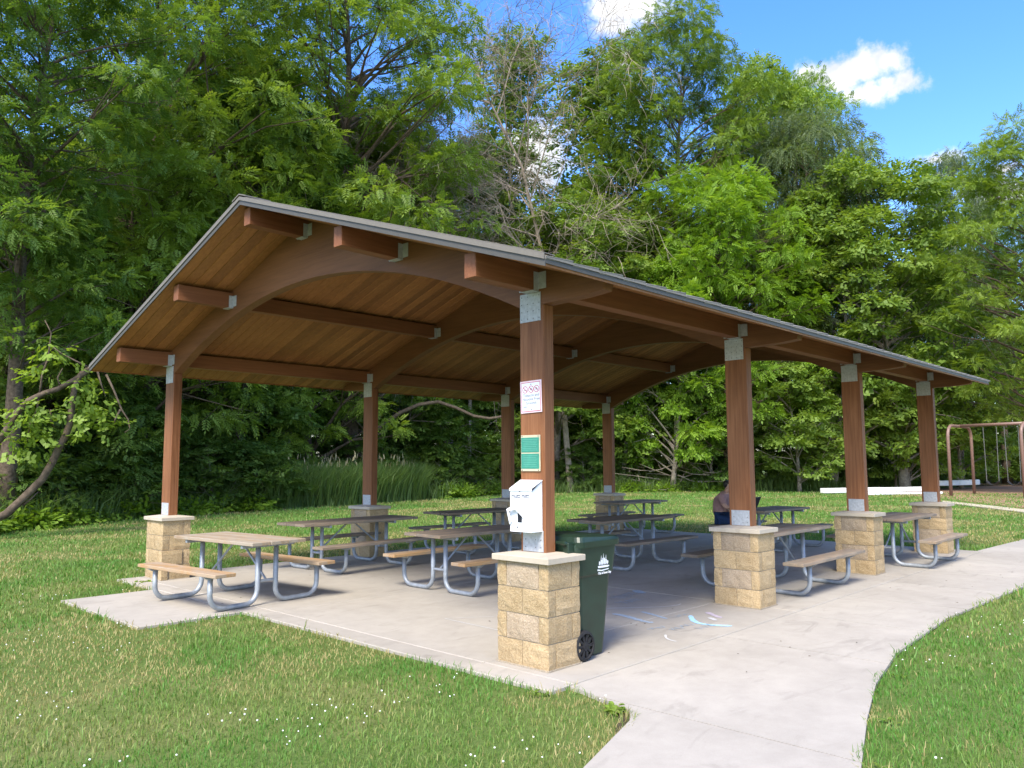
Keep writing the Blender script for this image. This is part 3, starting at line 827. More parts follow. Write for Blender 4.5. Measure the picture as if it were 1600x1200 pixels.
chalkset('pale pink chalk smudge above the blue arc', [(spline([(2.80, .08), (2.72, -.02), (2.62, -.18)]), .06, 'chalk_pink'), (spline([(2.55, -.08), (2.5, -.16), (2.46, -.2)]), .05, 'chalk_white')])
chalkset('long thin white chalk curve on the shaded floor', [(spline([(2.25, 1.0), (2.45, .85), (2.75, .62), (3.05, .56)]), .018, 'chalk_white')])
chalkset('short white chalk stroke near the path seam', [(spline([(1.55, -.2), (1.42, -.3), (1.38, -.42)]), .02, 'chalk_white')])
chalkset('blue chalk patches in the shade behind the bin', [(spline([(3.5, 1.48), (3.42, 1.38), (3.38, 1.28)]), .12, 'chalk_faint'), (scrib(3.1, 1.35, .5, .12, 20, 9), .012, 'chalk_faint'), (scrib(2.8, 1.1, .4, .08, 16, 10), .012, 'chalk_faint')])
chalkset('straight white chalk line on the floor left of the near pillar', [(spline([(.67, 1.9), (.66, 1.5), (.64, 1.08)]), .012, 'chalk_white'), (spline([(.67, 1.9), (.9, 1.75), (1.1, 1.6)]), .008, 'chalk_white')])

lit = MB()
for i in range(70):
    xx, yy = random.uniform(-.5, 9), random.uniform(-1.8, 6.5); aa = random.uniform(0, 6.28); l_ = random.uniform(.008, .022)
    if any(abs(xx-q) < .4 for q in XB) and (abs(yy) < .45 or abs(yy-W) < .45): continue
    c1_, s1_ = math.cos(aa)*l_, math.sin(aa)*l_
    lit.add([(xx-c1_, yy-s1_, .002), (xx+s1_*.4, yy-c1_*.4, .006), (xx+c1_, yy+s1_, .003), (xx-s1_*.4, yy+c1_*.4, .005)], [(0, 1, 2), (0, 2, 3)])
tag(lit.build('leaf_litter', 'bark'), 'scattered bits of dry leaf on the concrete', 'litter', kind='stuff')

# ------------------------------------------------------------------ person at the table with a laptop
def skinned(name, joints, bones, mat, parent, root=0, sub=2):
    me = bpy.data.meshes.new(name); me.from_pydata([j[:3] for j in joints], bones, [])
    o = link(name, me, parent)
    me.materials.append(MT[mat])
    o.modifiers.new('skin', 'SKIN')
    for i, j in enumerate(joints):
        sv = me.skin_vertices[0].data[i]; sv.radius = (j[3], j[4] if len(j) > 4 else j[3]); sv.use_root = (i == root)
    s = o.modifiers.new('sub', 'SUBSURF'); s.levels = sub; s.render_levels = sub
    o.modifiers['skin'].use_smooth_shade = True
    return o
# local frame: seat top at z=ZB, person faces -Y
PZ = ZB
pr = tag(empty('person', (8.80, 3.17, 0)), 'person in mauve shirt and blue jeans hunched over a laptop at a back table', 'person')
body = skinned('body', [(0, 0, PZ+.10, .13, .15), (0, .02, PZ+.25, .125, .15), (0, .0, PZ+.40, .13, .165), (0, -.05, PZ+.52, .11, .14), (0, -.09, PZ+.60, .055), (0, -.13, PZ+.65, .052), (0, -.165, PZ+.725, .088, .082), (0, -.18, PZ+.79, .07),
    (-.19, -.09, PZ+.52, .062), (-.24, -.20, PZ+.33, .046), (-.16, -.42, PZ+.33, .036), (-.13, -.47, PZ+.335, .03),
    (.19, -.09, PZ+.52, .062), (.24, -.20, PZ+.33, .046), (.16, -.42, PZ+.33, .036), (.13, -.47, PZ+.335, .03),
    (-.10, -.05, PZ+.085, .09), (-.12, -.42, PZ+.07, .068), (-.13, -.44, .10, .046), (-.13, -.46, .06, .04), (-.13, -.58, .035, .034),
    (.10, -.05, PZ+.085, .09), (.12, -.42, PZ+.07, .068), (.13, -.44, .10, .046), (.13, -.46, .06, .04), (.13, -.58, .035, .034)],
    [(0, 1), (1, 2), (2, 3), (3, 4), (4, 5), (5, 6), (6, 7), (3, 8), (8, 9), (9, 10), (10, 11), (3, 12), (12, 13), (13, 14), (14, 15), (0, 16), (16, 17), (17, 18), (18, 19), (19, 20), (0, 21), (21, 22), (22, 23), (23, 24), (24, 25)], 'skin', pr)
skinned('shirt', [(0, .005, PZ+.15, .145, .168), (0, .035, PZ+.25, .142, .168), (0, .02, PZ+.40, .14, .175), (0, -.04, PZ+.52, .12, .15), (0, -.085, PZ+.58, .068),
    (-.19, -.085, PZ+.52, .076), (-.235, -.18, PZ+.37, .062), (.19, -.085, PZ+.52, .076), (.235, -.18, PZ+.37, .062)], [(0, 1), (1, 2), (2, 3), (3, 4), (3, 5), (5, 6), (3, 7), (7, 8)], 'shirt', pr)
skinned('jeans', [(0, .01, PZ+.135, .145, .17), (-.10, -.05, PZ+.092, .1), (-.12, -.42, PZ+.075, .08), (-.13, -.44, .12, .062), (.10, -.05, PZ+.092, .1), (.12, -.42, PZ+.075, .08), (.13, -.44, .12, .062)],
    [(0, 1), (1, 2), (2, 3), (0, 4), (4, 5), (5, 6)], 'jeans', pr)
skinned('hair', [(0, -.10, PZ+.67, .065), (0, -.125, PZ+.755, .098, .092), (0, -.165, PZ+.815, .08)], [(0, 1), (1, 2)], 'hair', pr)
for sx in (-1, 1):
    MB().tube([(sx*.03, -.252, PZ+.735), (sx*.03, -.256, PZ+.735)], .009, 8).build('eye', 'dark_hole', pr)
    for k in range(5):
        fx0 = sx*.13+(k-2)*.016
        skinned('finger', [(fx0, -.475, PZ+.335, .009), (fx0, -.515-(.012 if 0 < k < 4 else 0), PZ+.335, .0085), (fx0, -.535-(.014 if 0 < k < 4 else 0), PZ+.325, .008)], [(0, 1), (1, 2)], 'skin', pr, sub=1)
MB().add([(-.012, -.246, PZ+.705), (.012, -.246, PZ+.705), (0, -.275, PZ+.703), (0, -.25, PZ+.74)], [(0, 1, 2), (0, 2, 3), (1, 3, 2), (0, 3, 1)]).build('nose', 'skin', pr)
for q in pr.children:
    if q.name.startswith('finger'): pass
lp = tag(empty('laptop', (8.78, 2.66, ZT+.003)), 'open black laptop on the table in front of the person', 'laptop')
MB().box(-.17, .17, -.11, .12, 0, .014, .003).build('base', 'laptop', lp)
MB().box(-.17, .17, -.006, .004, 0, .235, .003).build('screen', 'laptop', lp, loc=(0, -.112, .012), rot=(R(24), 0, 0))

# ------------------------------------------------------------------ far playground
sx0 = RP(1493, 770, 41)
A0 = np.array(GP(1476, 42)); A1 = np.array(GP(1512, 45)); B0 = np.array(GP(1590, 40.3)); B1 = np.array(GP(1634, 43.2))
swg = tag(empty('swing_set', (0, 0, 0)), 'brown pipe swing set with arched ends at the far right', 'swing set')
HT = 3.25
def archpts(p0, p1, h, r_=.55):
    d = (p1-p0); ln = np.linalg.norm(d); d = d/ln; pts = [(0, 0.0)]
    for k in range(7):
        a = k*math.pi/12; pts.append((r_*(1-math.cos(a)), h-r_+r_*math.sin(a)))
    for k in range(7):
        a = k*math.pi/12; pts.append((ln-r_+r_*math.sin(a), h-r_+r_*math.cos(a)))
    pts.append((ln, 0.0))
    return [(p0[0]+d[0]*s_, p0[1]+d[1]*s_, z) for s_, z in pts]
MB().tube(archpts(A0, A1, HT), .075, 10).build('end_frame', 'swing_paint', swg, True)
MB().tube(archpts(B0, B1, HT), .075, 10).build('end_frame', 'swing_paint', swg, True)
mA, mB_ = (A0+A1)/2, (B0+B1)/2
MB().tube([(*mA, HT+.02), (*mB_, HT+.02)], .07, 10).build('top_bar', 'swing_paint', swg, True)
du = (mB_-mA)
for tt in (.42, .70):
    c_ = mA+du*tt; e_ = du/np.linalg.norm(du)*.28
    for s_ in (-1, 1):
        MB().tube([(*(c_+s_*e_*1.1), HT-.05), (*(c_+s_*e_), .68)], .016, 5).build('chain', 'chain', swg)
    pts = [(*(c_+e_*x), .68-.17*(1-x*x)) for x in np.linspace(-1, 1, 9)]
    sv = MB()
    nx = np.array([-e_[1], e_[0]])/np.linalg.norm(e_)*.09
    vs = []
    for q in pts: vs += [(q[0]+nx[0], q[1]+nx[1], q[2]), (q[0]-nx[0], q[1]-nx[1], q[2]), (q[0]-nx[0], q[1]-nx[1], q[2]-.03), (q[0]+nx[0], q[1]+nx[1], q[2]-.03)]
    sv.add(vs, [(4*i+j, 4*i+(j+1) % 4, 4*i+4+(j+1) % 4, 4*i+4+j) for i in range(8) for j in range(4)]+[(0, 1, 2, 3), (35, 34, 33, 32)])
    sv.build('swing_seat', 'rubber', swg)
def beam(u0, d0, u1, d1, h, wd, z0, label):
    p0, p1 = GP(u0, d0), GP(u1, d1); d = p1-p0; ln = np.linalg.norm(d)
    b = MB(); npc = 4
    for i in range(npc):
        j = random.uniform(-.012, .012)
        b.box(ln*i/npc+.002, ln*(i+1)/npc-.002, -wd/2+j, wd/2+j, z0, z0+h+j, .03)
    o = b.build('border_beam', 'white_stone', None, loc=(p0[0], p0[1], 0), rot=(0, 0, math.atan2(d[1], d[0])))
    tag(o, label, 'border')
beam(1277, 42.5, 1455, 47.5, .25, .3, .02, 'long white playground border lying beyond the lawn')
beam(1452, 50, 1518, 53.5, .30, .3, .22, 'short white border piece behind the swing set')
beam(1340, 42.0, 1462, 44.5, .14, .2, -.03, 'low white kerb in front of the long white border')

# ------------------------------------------------------------------ vegetation generators
def spray_compound(n_pair=4, ln=.36, ll=.155, lw=.06):
    q = []
    for i in range(n_pair):
        t_ = .12+.8*i/n_pair
        for s_ in (-1, 1):
            a = R(58-18*t_)*s_
            b0 = np.array([ln*t_, 0, -.32*ln*t_*t_])
            d = np.array([math.cos(a), math.sin(a), -.22]); d /= np.linalg.norm(d)
            sd_ = np.array([-math.sin(a), math.cos(a), 0])
            l_ = ll*(1.05-.35*abs(t_-.45))
            q.append([b0, b0+d*l_*.45+sd_*lw/2, b0+d*l_, b0+d*l_*.45-sd_*lw/2])
    b0 = np.array([ln*.9, 0, -.3*ln]); d = np.array([.9, 0, -.45])
    q.append([b0, b0+d*ll*.45+np.array([0, lw/2, 0]), b0+d*ll, b0+d*ll*.45-np.array([0, lw/2, 0])])
    return np.array(q)
def spray_broad(nl=8, ln=.42, ls=.165, seed=1):
    r_ = np.random.default_rng(seed); q = []
    for i in range(nl):
        t_ = (i+.5)/nl; a = R(r_.uniform(20, 75))*(1 if i % 2 else -1)
        b0 = np.array([ln*t_, math.sin(a)*.06, r_.uniform(-.05, .03)])
        d = np.array([math.cos(a), math.sin(a), r_.uniform(-.7, -.1)]); d /= np.linalg.norm(d)
        sd_ = np.cross(d, [0, 0, 1]); sd_ /= np.linalg.norm(sd_)
        l_ = ls*r_.uniform(.75, 1.15)
        q.append([b0, b0+d*l_*.5+sd_*l_*.46, b0+d*l_, b0+d*l_*.5-sd_*l_*.46])
    return np.array(q)
def spray_fine(nl=14, ln=.6, seed=2):
    r_ = np.random.default_rng(seed); q = []
    for i in range(nl):
        t_ = (i+.3)/nl; a = R(r_.uniform(15, 55))*(1 if i % 2 else -1)
        b0 = np.array([ln*t_, 0, -.5*ln*t_*t_])
        d = np.array([math.cos(a), math.sin(a), r_.uniform(-.8, .1)]); d /= np.linalg.norm(d)
        sd_ = np.cross(d, [0, .3, 1]); sd_ /= np.linalg.norm(sd_)
        l_ = .17*r_.uniform(.7, 1.2)
        q.append([b0, b0+d*l_*.5+sd_*.022, b0+d*l_, b0+d*l_*.5-sd_*.022])
    return np.array(q)
SPR = {'compound': spray_compound(), 'broad': spray_broad(), 'fine': spray_fine()}
def place_sprays(pos, out, tmpl, scale, g):
    """pos, out: (n,3); returns verts of all leaves and tone per vertex"""
    n_ = len(pos)
    x = out/np.linalg.norm(out, axis=1, keepdims=True)
    upv = np.array([0, 0, 1.0])+g.normal(0, .35, (n_, 3))
    y = np.cross(upv, x); y /= np.linalg.norm(y, axis=1, keepdims=True)
    z = np.cross(x, y)
    Mx = np.stack([x, y, z], axis=2)*scale[:, None, None]            # columns are axes
    v_ = np.einsum('nij,klj->nkli', Mx, tmpl)+pos[:, None, None, :]
    return v_.reshape(-1, 3)
def make_crown(name, centers, radii, per, kind, g, flat=.62, droop=.25, size=1.0):
    P_, O_, T_ = [], [], []
    tm = SPR[kind]
    for c, rc in zip(centers, radii):
        k = max(6, int(per*(rc/np.mean(radii))**2))
        d = g.normal(0, 1, (k, 3)); d[:, 2] = np.abs(d[:, 2])*.9-.25*g.random(k); d /= np.linalg.norm(d, axis=1, keepdims=True)
        rad = rc*(.35+.65*g.random(k)**.6)
        p_ = np.array(c)+d*rad[:, None]*np.array([1, 1, flat])
        o_ = d*np.array([1, 1, .5])+g.normal(0, .6, (k, 3)); o_[:, 2] -= droop
        P_.append(p_); O_.append(o_); T_.append(np.clip(g.normal(.42+.25*g.normal(0, .5), .22, k), 0, 1))
    P_, O_, T_ = np.concatenate(P_), np.concatenate(O_), np.concatenate(T_)
    vs = place_sprays(P_, O_, tm, g.uniform(.75, 1.25, len(P_))*size, g)
    nq = len(vs)//4
    return np_mesh(name, vs, np.arange(nq*4).reshape(-1, 4), np.repeat(T_, tm.shape[0]*4), 'leaf_mid')
def make_tree(seed, H, z0, Rm, ncl, per, kind, r0, prof='round', rcl=.27, lean=.04, size=1.0, flat=.62, droop=.25, bark='bark', limbs=True):
    g = np.random.default_rng(seed)
    lx, ly = g.normal(0, lean, 2)
    def tp(z): return np.array([lx*z+.25*math.sin(z*.35+seed), ly*z+.25*math.cos(z*.3+seed*2), z])
    tb = MB()
    zt = H*.86
    zs = np.linspace(-.1, zt, 12)
    rad = lambda z: r0*(1-.85*max(0, z)/zt)*(1.25 if z < .3 else 1)
    tb.tube([tp(z) for z in zs], [rad(z) for z in zs], 9)
    cs, rs = [], []
    for i in range(ncl):
        f = (i+g.random())/ncl
        z = z0+(H-z0)*(f**.85)
        hh = (z-z0)/(H-z0)
        if prof == 'round': lim = Rm*math.sqrt(max(.04, 1-((hh-.42)/.62)**2))
        elif prof == 'column': lim = Rm*(1-.55*hh)
        else: lim = Rm*(.55+.6*hh)*math.sqrt(max(.05, 1-max(0, (hh-.6)/.42)**2))
        a = i*2.39996+g.normal(0, .5); r_ = lim*math.sqrt(g.uniform(.08, 1))
        b0 = tp(min(z, zt))
        c = np.array([b0[0]+r_*math.cos(a), b0[1]+r_*math.sin(a), z])
        cs.append(c); rs.append(Rm*rcl*g.uniform(.7, 1.3))
        if limbs and (i % 2 == 0 or r_ > .6*lim):
            za = max(z0*.7, min(zt, z-r_*g.uniform(.35, .8))); p0 = tp(za)
            mid = p0*.45+c*.55+np.array([0, 0, r_*g.uniform(-.02, .18)])
            e1 = p0*.8+c*.2+np.array([0, 0, r_*.06])
            rr = min(rad(za)*.6, .02+.022*r_)
            tb.tube([p0, e1, mid, c*.97+p0*.03], [rr, rr*.8, rr*.5, rr*.16], 5, False)
            for _ in range(2):
                tip = c+g.normal(0, rs[-1]*.6, 3)
                tb.tube([mid, (mid+tip)/2+g.normal(0, .12, 3), tip], [rr*.35, rr*.22, rr*.08], 4, False)
    tm = tb.mesh('trunk', True); tm.materials.append(MT[bark])
    cm = make_crown('crown', cs, rs, per, kind, g, flat, droop, size)
    return tm, cm, H
def make_dead(seed, H, r0):
    g = np.random.default_rng(seed); tb = MB()
    def br(p, d, ln, r, lv):
        n_ = 4; pts = [p]; q = p.copy(); dd = d.copy()
        for i in range(n_):
            dd = dd+g.normal(0, .13, 3)+np.array([0, 0, .03 if lv < 2 else -.05]); dd /= np.linalg.norm(dd); q = q+dd*ln/n_; pts.append(q.copy())
        tb.tube(pts, [r*(1-.8*i/n_) for i in range(n_+1)], 6 if lv == 0 else (4 if lv < 2 else 3), False)
        if lv >= 4: return
        nk = (26, 8, 6, 3)[lv]
        for k in range(nk):
            f = g.uniform(.25 if lv == 0 else .2, 1); i = min(n_-1, int(f*n_)); s_ = pts[i]*(1-(f*n_-i))+pts[i+1]*(f*n_-i)
            pd = g.normal(0, 1, 3); pd -= dd*pd.dot(dd); pd /= np.linalg.norm(pd)
            nd = dd*g.uniform(.45, .9)+pd*g.uniform(.5, .9); nd /= np.linalg.norm(nd)
            br(s_, nd, ln*(.42 if lv == 0 else .62)*g.uniform(.6, 1.1)*(1.1-.5*f if lv == 0 else 1), max(.013, r*(.42 if lv == 0 else .5)*(1.1-.6*f)), lv+1)
    br(np.array([0, 0, -.1]), np.array([.03, .02, 1.0]), H, r0, 0)
    m_ = tb.mesh('trunk', False); m_.materials.append(MT['dead_twig']); return m_

VAR = {
 'big_a': make_tree(11, 26, 4.5, 6.5, 130, 105, 'compound', .42, 'round', .22, bark='bark', size=1.24),
 'big_b': make_tree(12, 26, 7.0, 5.6, 115, 105, 'compound', .36, 'vase', .24, bark='bark', size=1.24),
 'big_c': make_tree(13, 24, 3.5, 5.2, 115, 100, 'broad', .34, 'round', .22, bark='bark_grey', size=1.0),
 'med_a': make_tree(14, 13, 1.8, 4.0, 72, 100, 'compound', .2, 'round', .25, bark='bark', size=.95),
 'med_b': make_tree(15, 13, 1.4, 3.6, 66, 95, 'broad', .18, 'round', .25, bark='bark_grey', size=.8),
 'willow': make_tree(16, 22, 4, 5.4, 100, 80, 'fine', .34, 'round', .24, bark='bark', size=1.3, droop=.6),
 'maple': make_tree(17, 6.5, .6, 2.7, 40, 60, 'broad', .1, 'round', .28, bark='bark_grey', size=.8, flat=.35),
 'column': make_tree(18, 24, 3, 2.6, 80, 75, 'broad', .24, 'column', .40, bark='bark_pale', size=.8),
 'shrub_a': make_tree(19, 3.2, .2, 1.7, 26, 50, 'broad', .05, 'round', .34, size=.65),
 'shrub_b': make_tree(20, 2.6, .1, 1.9, 26, 50, 'compound', .05, 'round', .34, size=.65),
}
def plant(var, u, d, vtop, wscale, matn, label, cat='tree', name='tree', group=None, rz=None, bark=None):
    tm, cm, H = VAR[var]
    q = GP(u, d)
    ht = RP(u, vtop, d)[2]
    s = ht/(H*1.035)
    o = tag(empty(name, (q[0], q[1], -.03), random.uniform(0, 6.28) if rz is None else rz), label, cat, group)
    sxy = s*wscale
    t_ = link('trunk', tm, o); c_ = link('crown', cm, o)
    for k in (t_, c_): k.scale = (sxy, sxy, s)
    c_.material_slots[0].link = 'OBJECT'; c_.material_slots[0].material = MT[matn]
    if bark: t_.material_slots[0].link = 'OBJECT'; t_.material_slots[0].material = MT[bark]
    return o
# individual trees from left to right
plant('big_b', 6, 24, -190, 1.0, 'leaf_dark', 'tall tree with bare dark trunk at the far left edge')
plant('big_a', 265, 33, -230, 1.0, 'leaf_mid', 'huge spreading tree filling the top left behind the gable')
plant('big_a', 545, 38, -170, .92, 'leaf_mid', 'tall tree whose top branches reach over the ridge into the sky', rz=2.0)
plant('med_a', 190, 29.5, 175, 1.05, 'leaf_bright', 'bright green feathery tree left of the gable peak')
plant('med_a', 395, 33, 215, .85, 'leaf_bright', 'light green feathery tree just above the gable peak', rz=4.0)
plant('med_a', 60, 29, 420, 1.1, 'leaf_mid', 'low feathery tree left of the shelter at the lawn edge', rz=1.0)
plant('big_c', 610, 43, 195, .85, 'leaf_mid', 'mid green tree behind the middle of the roof')
plant('big_c', 720, 47, 190, .7, 'leaf_grey', 'thin greyish tree left of the bare tree', rz=1.3)
plant('column', 825, 50, 48, 1.0, 'leaf_mid', 'slender tall tree left of the dead grey tree')
plant('column', 925, 52, 62, 1.5, 'leaf_mid', 'leafy tree top directly behind the dead grey tree', rz=2.2)
plant('big_b', 1050, 50, 28, .88, 'leaf_mid', 'tallest green tree right of the dead grey tree')
plant('big_c', 1150, 56, 80, .75, 'leaf_mid', 'round topped tree between the tallest tree and the grey willow')
plant('med_a', 1125, 46, 258, .95, 'leaf_lime', 'lime green tree above the middle of the roof')
plant('med_b', 1050, 45.5, 385, .8, 'leaf_lime', 'small lime green tree touching the roof line')
plant('willow', 1255, 53, 160, .85, 'leaf_grey', 'grey green willow under the larger cloud')
plant('big_b', 1285, 62, 100, .72, 'leaf_mid', 'green tree top under the larger cloud behind the willow', rz=.7)
plant('med_b', 1400, 50, 240, 1.0, 'leaf_mid', 'broad fresh green tree above the far roof corner')
plant('willow', 1490, 58, 232, .62, 'leaf_grey', 'thin topped tree right of the broad fresh green tree', rz=1.9)
plant('big_a', 1672, 47, 175, 1.0, 'leaf_bright', 'bright green tree cut by the right edge above the swings')
plant('big_b', 1560, 66, 320, 1.1, 'leaf_bright', 'bright green tree behind the swing set', rz=2.6)
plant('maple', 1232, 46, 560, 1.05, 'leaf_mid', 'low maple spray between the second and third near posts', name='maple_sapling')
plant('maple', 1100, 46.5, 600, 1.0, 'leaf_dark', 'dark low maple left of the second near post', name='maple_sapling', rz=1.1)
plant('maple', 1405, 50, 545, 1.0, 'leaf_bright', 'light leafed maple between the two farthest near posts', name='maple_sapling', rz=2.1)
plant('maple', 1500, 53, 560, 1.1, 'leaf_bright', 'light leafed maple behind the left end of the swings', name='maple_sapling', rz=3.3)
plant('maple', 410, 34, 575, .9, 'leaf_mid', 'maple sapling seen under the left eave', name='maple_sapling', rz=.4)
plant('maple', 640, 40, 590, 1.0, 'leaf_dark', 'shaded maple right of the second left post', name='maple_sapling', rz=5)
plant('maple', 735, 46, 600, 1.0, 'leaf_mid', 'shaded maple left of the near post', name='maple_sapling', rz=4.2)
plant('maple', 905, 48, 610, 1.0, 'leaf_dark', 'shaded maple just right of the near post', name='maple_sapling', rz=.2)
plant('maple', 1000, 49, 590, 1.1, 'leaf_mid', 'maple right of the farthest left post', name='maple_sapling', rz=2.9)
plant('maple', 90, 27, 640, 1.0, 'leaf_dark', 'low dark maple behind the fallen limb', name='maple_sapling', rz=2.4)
plant('maple', 215, 29.5, 600, 1.0, 'leaf_dark', 'dark maple left of the first left post', name='maple_sapling', rz=1.4)
plant('med_a', 10, 30, 250, 1.1, 'leaf_mid', 'feathery tree beside the trunk at the far left edge', rz=2.7)
plant('med_b', 300, 34, 330, 1.1, 'leaf_mid', 'leafy tree behind the left slope of the roof', rz=.6)
plant('med_a', 480, 36, 265, 1.0, 'leaf_bright', 'fresh green feathery tree above the first arch of the roof', rz=5.2)
plant('med_b', 590, 40, 330, 1.1, 'leaf_mid', 'leafy tree just over the roof left of centre', rz=3.6)
plant('big_c', 755, 50, 205, .8, 'leaf_mid', 'leafy tree left of the slender tall tree', rz=2.2)
plant('med_b', 870, 46, 330, 1.1, 'leaf_mid', 'leafy tree behind the trunk of the dead grey tree', rz=1.2)
plant('med_b', 960, 48, 300, 1.0, 'leaf_mid', 'leafy tree right of the trunk of the dead grey tree', rz=4.4)
plant('med_b', 1300, 50, 330, 1.1, 'leaf_mid', 'leafy tree below the grey willow behind the roof', rz=2.0)
# dead tree and half bare tree
for u, d, vt, rz, lab in ((890, 44, 72, .4, 'dead grey tree with bare twigs above the roof'), (700, 41, 230, 2.1, 'half bare twiggy tree above the roof left of the dead tree')):
    q = GP(u, d); ht = RP(u, vt, d)[2]
    dm = make_dead(int(u), ht*.97, .19)
    o = tag(empty('dead_tree', (q[0], q[1], -.03), rz), lab, 'tree')
    link('trunk', dm, o)
REG = [(-60, 'off the left edge'), (60, 'at the left edge of the lawn'), (150, 'behind the fallen limb'), (240, 'left of the first left post'), (330, 'just right of the first left post'), (430, 'midway between the first two left posts'), (560, 'left of the second left post'), (680, 'right of the second left post'),
       (790, 'left of the third left post'), (860, 'behind the near post'), (940, 'left of the farthest left post'), (1040, 'right of the farthest left post'), (1130, 'left of the second near post'), (1230, 'right of the second near post'), (1320, 'left of the third near post'), (1430, 'between the last two near posts'), (1520, 'behind the left arch of the swings'), (1600, 'behind the hanging swings'), (9999, 'off the right edge')]
def region(u): return next(t_ for lim_, t_ in REG if u < lim_)
# crowd of similar trees in the depth of the wood
used_lab = set()
for i in range(23):
    u = -150+i*84+random.uniform(-25, 25)
    d = float(np.interp(u, [q[0] for q in EDGE], [q[1] for q in EDGE]))+random.uniform(7, 17)
    for att in range(12):
      kv = random.choice(['big_a', 'big_b', 'big_c']); mv = random.choice(['leaf_dark', 'leaf_dark', 'leaf_mid'])
      wl = '%s %s tree deep in the wood %s' % ('dark green' if mv == 'leaf_dark' else 'mid green', {'big_a': 'spreading feathery', 'big_b': 'tall feathery', 'big_c': 'round broadleaf'}[kv], region(u))
      if wl not in used_lab: break
    used_lab.add(wl)
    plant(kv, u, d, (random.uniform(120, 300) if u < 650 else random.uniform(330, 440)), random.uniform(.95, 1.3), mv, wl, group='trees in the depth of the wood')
for i in range(64):
    u = -110+i*29+random.uniform(-14, 14)
    if i % 2 and 405 < u < 670: continue
    d = float(np.interp(u, [q[0] for q in EDGE], [q[1] for q in EDGE]))+(random.uniform(.8, 3.2) if i % 2 else random.uniform(3, 9))
    v = 723-(random.uniform(1.7, 2.9)-1.6 if i % 2 else random.uniform(2.6, 5.0)-1.6)*FPX/d
    for att in range(16):
      kv = random.choice(['shrub_a', 'shrub_b', 'maple']); mv = random.choice(['leaf_dark', 'leaf_dark', 'leaf_mid'])
      sl_ = '%s %s %s shrub at the wood edge %s' % ('low' if i % 2 else 'tall', 'dark' if mv == 'leaf_dark' else 'mid green', {'shrub_a': 'rounded', 'shrub_b': 'feathery', 'maple': 'maple-leaved'}[kv], region(u))
      if sl_ not in used_lab: break
    used_lab.add(sl_)
    plant(kv, u, d, v, random.uniform(.95, 1.5), mv, sl_, 'shrub', 'shrub', 'undergrowth shrubs along the wood')

# storm-broken limb hanging at the left, and the arching limb under the roof line
lim = tag(empty('fallen_limb', (0, 0, 0)), 'long crooked broken limb leaning down onto the lawn at the left edge', 'limb')
def pathtube(pts, r0, r1, d, name, mat, parent, dd=0):
    P_ = [RP(u, v, d+dd*i) for i, (u, v) in enumerate(pts)]
    k = len(P_); MB().tube([tuple(q) for q in P_], [r0+(r1-r0)*i/(k-1) for i in range(k)], 8).build(name, mat, parent, True)
pathtube([(-45, 828), (-20, 817), (10, 803), (39, 776), (66, 749), (82, 722), (92, 700), (103, 680), (109, 662), (112, 640), (115, 615), (119, 597), (128, 583), (150, 570), (175, 560)], .095, .055, 21, 'main_limb', 'bark', lim)
pathtube([(-60, 745), (-30, 715), (0, 686), (14, 668), (27, 644), (45, 626), (68, 615), (90, 608), (115, 594), (141, 578), (160, 572)], .085, .05, 21, 'side_limb', 'bark', lim)
for pts in ([(60, 620), (58, 640), (48, 660), (42, 690)], [(62, 618), (66, 585), (75, 560), (80, 520), (70, 500)], [(150, 572), (158, 600), (165, 620)], [(166, 585), (178, 610), (190, 640), (200, 655), (203, 670), (195, 676)], [(188, 640), (180, 655), (179, 662)], [(80, 640), (78, 655), (85, 668)],
            [(35, 790), (48, 780), (60, 768)], [(140, 575), (120, 565), (95, 552), (80, 540)], [(95, 607), (90, 590), (98, 575)]):
    pathtube(pts, .028, .010, 21, 'twig', 'bark', lim)
g = np.random.default_rng(5)
cs = [RP(u, v, 21+g.normal(0, .15)) for u, v in ((45, 655), (35, 690), (60, 680), (75, 650), (20, 715), (55, 710), (75, 560), (130, 630), (138, 655), (150, 640), (140, 680), (160, 665), (125, 600), (65, 590), (30, 660))]
vm = make_crown('vine_leaves', cs, [.42]*len(cs), 16, 'broad', g, 1.2, .6, .62)
link('vine_leaves', vm, lim).data.materials[0] = MT['leaf_bright']
al = tag(empty('arching_limb', (0, 0, 0)), 'dark bowed limb arching behind the left row of posts', 'limb')
pathtube([(575, 690), (595, 665), (625, 645), (655, 632), (685, 628), (712, 637), (740, 650), (765, 654), (790, 650)], .10, .06, 36, 'limb', 'bark', al)
# bare trunks visible in the shade
for u, d, lean, h, r_, mt, lab in ((448, 33.5, 14, 7, .16, 'bark_pale', 'pale leaning trunk in the shade under the left eave'), (618, 41, 2, 12, .42, 'bark_pale', 'thick pale trunk in the shade right of the second left post'), (702, 43, 14, 8, .14, 'bark_grey', 'slim trunk leaning right in the shade left of the near post'),
                                   (733, 43.5, 3, 9, .14, 'bark_grey', 'slim upright trunk in the shade beside the near post'), (968, 46, 60, 9, .16, 'bark_pale', 'pale trunk leaning right behind the farthest left post'), (1392, 52, -12, 6, .08, 'dead_twig', 'thin dead stem between the far posts'), (228, 29.5, 6, 6, .10, 'bark', 'slim trunk left of the first left post')):
    p0 = GP(u, d); p1 = GP(u+lean, d+.4)
    e = p1-p0
    o = MB().tube([(p0[0], p0[1], -.1), (p0[0]+e[0]*.15, p0[1]+e[1]*.15, h*.3), (p0[0]+e[0]*.6, p0[1]+e[1]*.6, h*.65), (p1[0]+e[0]*.1, p1[1]+e[1]*.1, h)], [r_, r_*.85, r_*.7, r_*.5], 9).build('bare_trunk', mt, None, True)
    tag(o, lab, 'trunk')
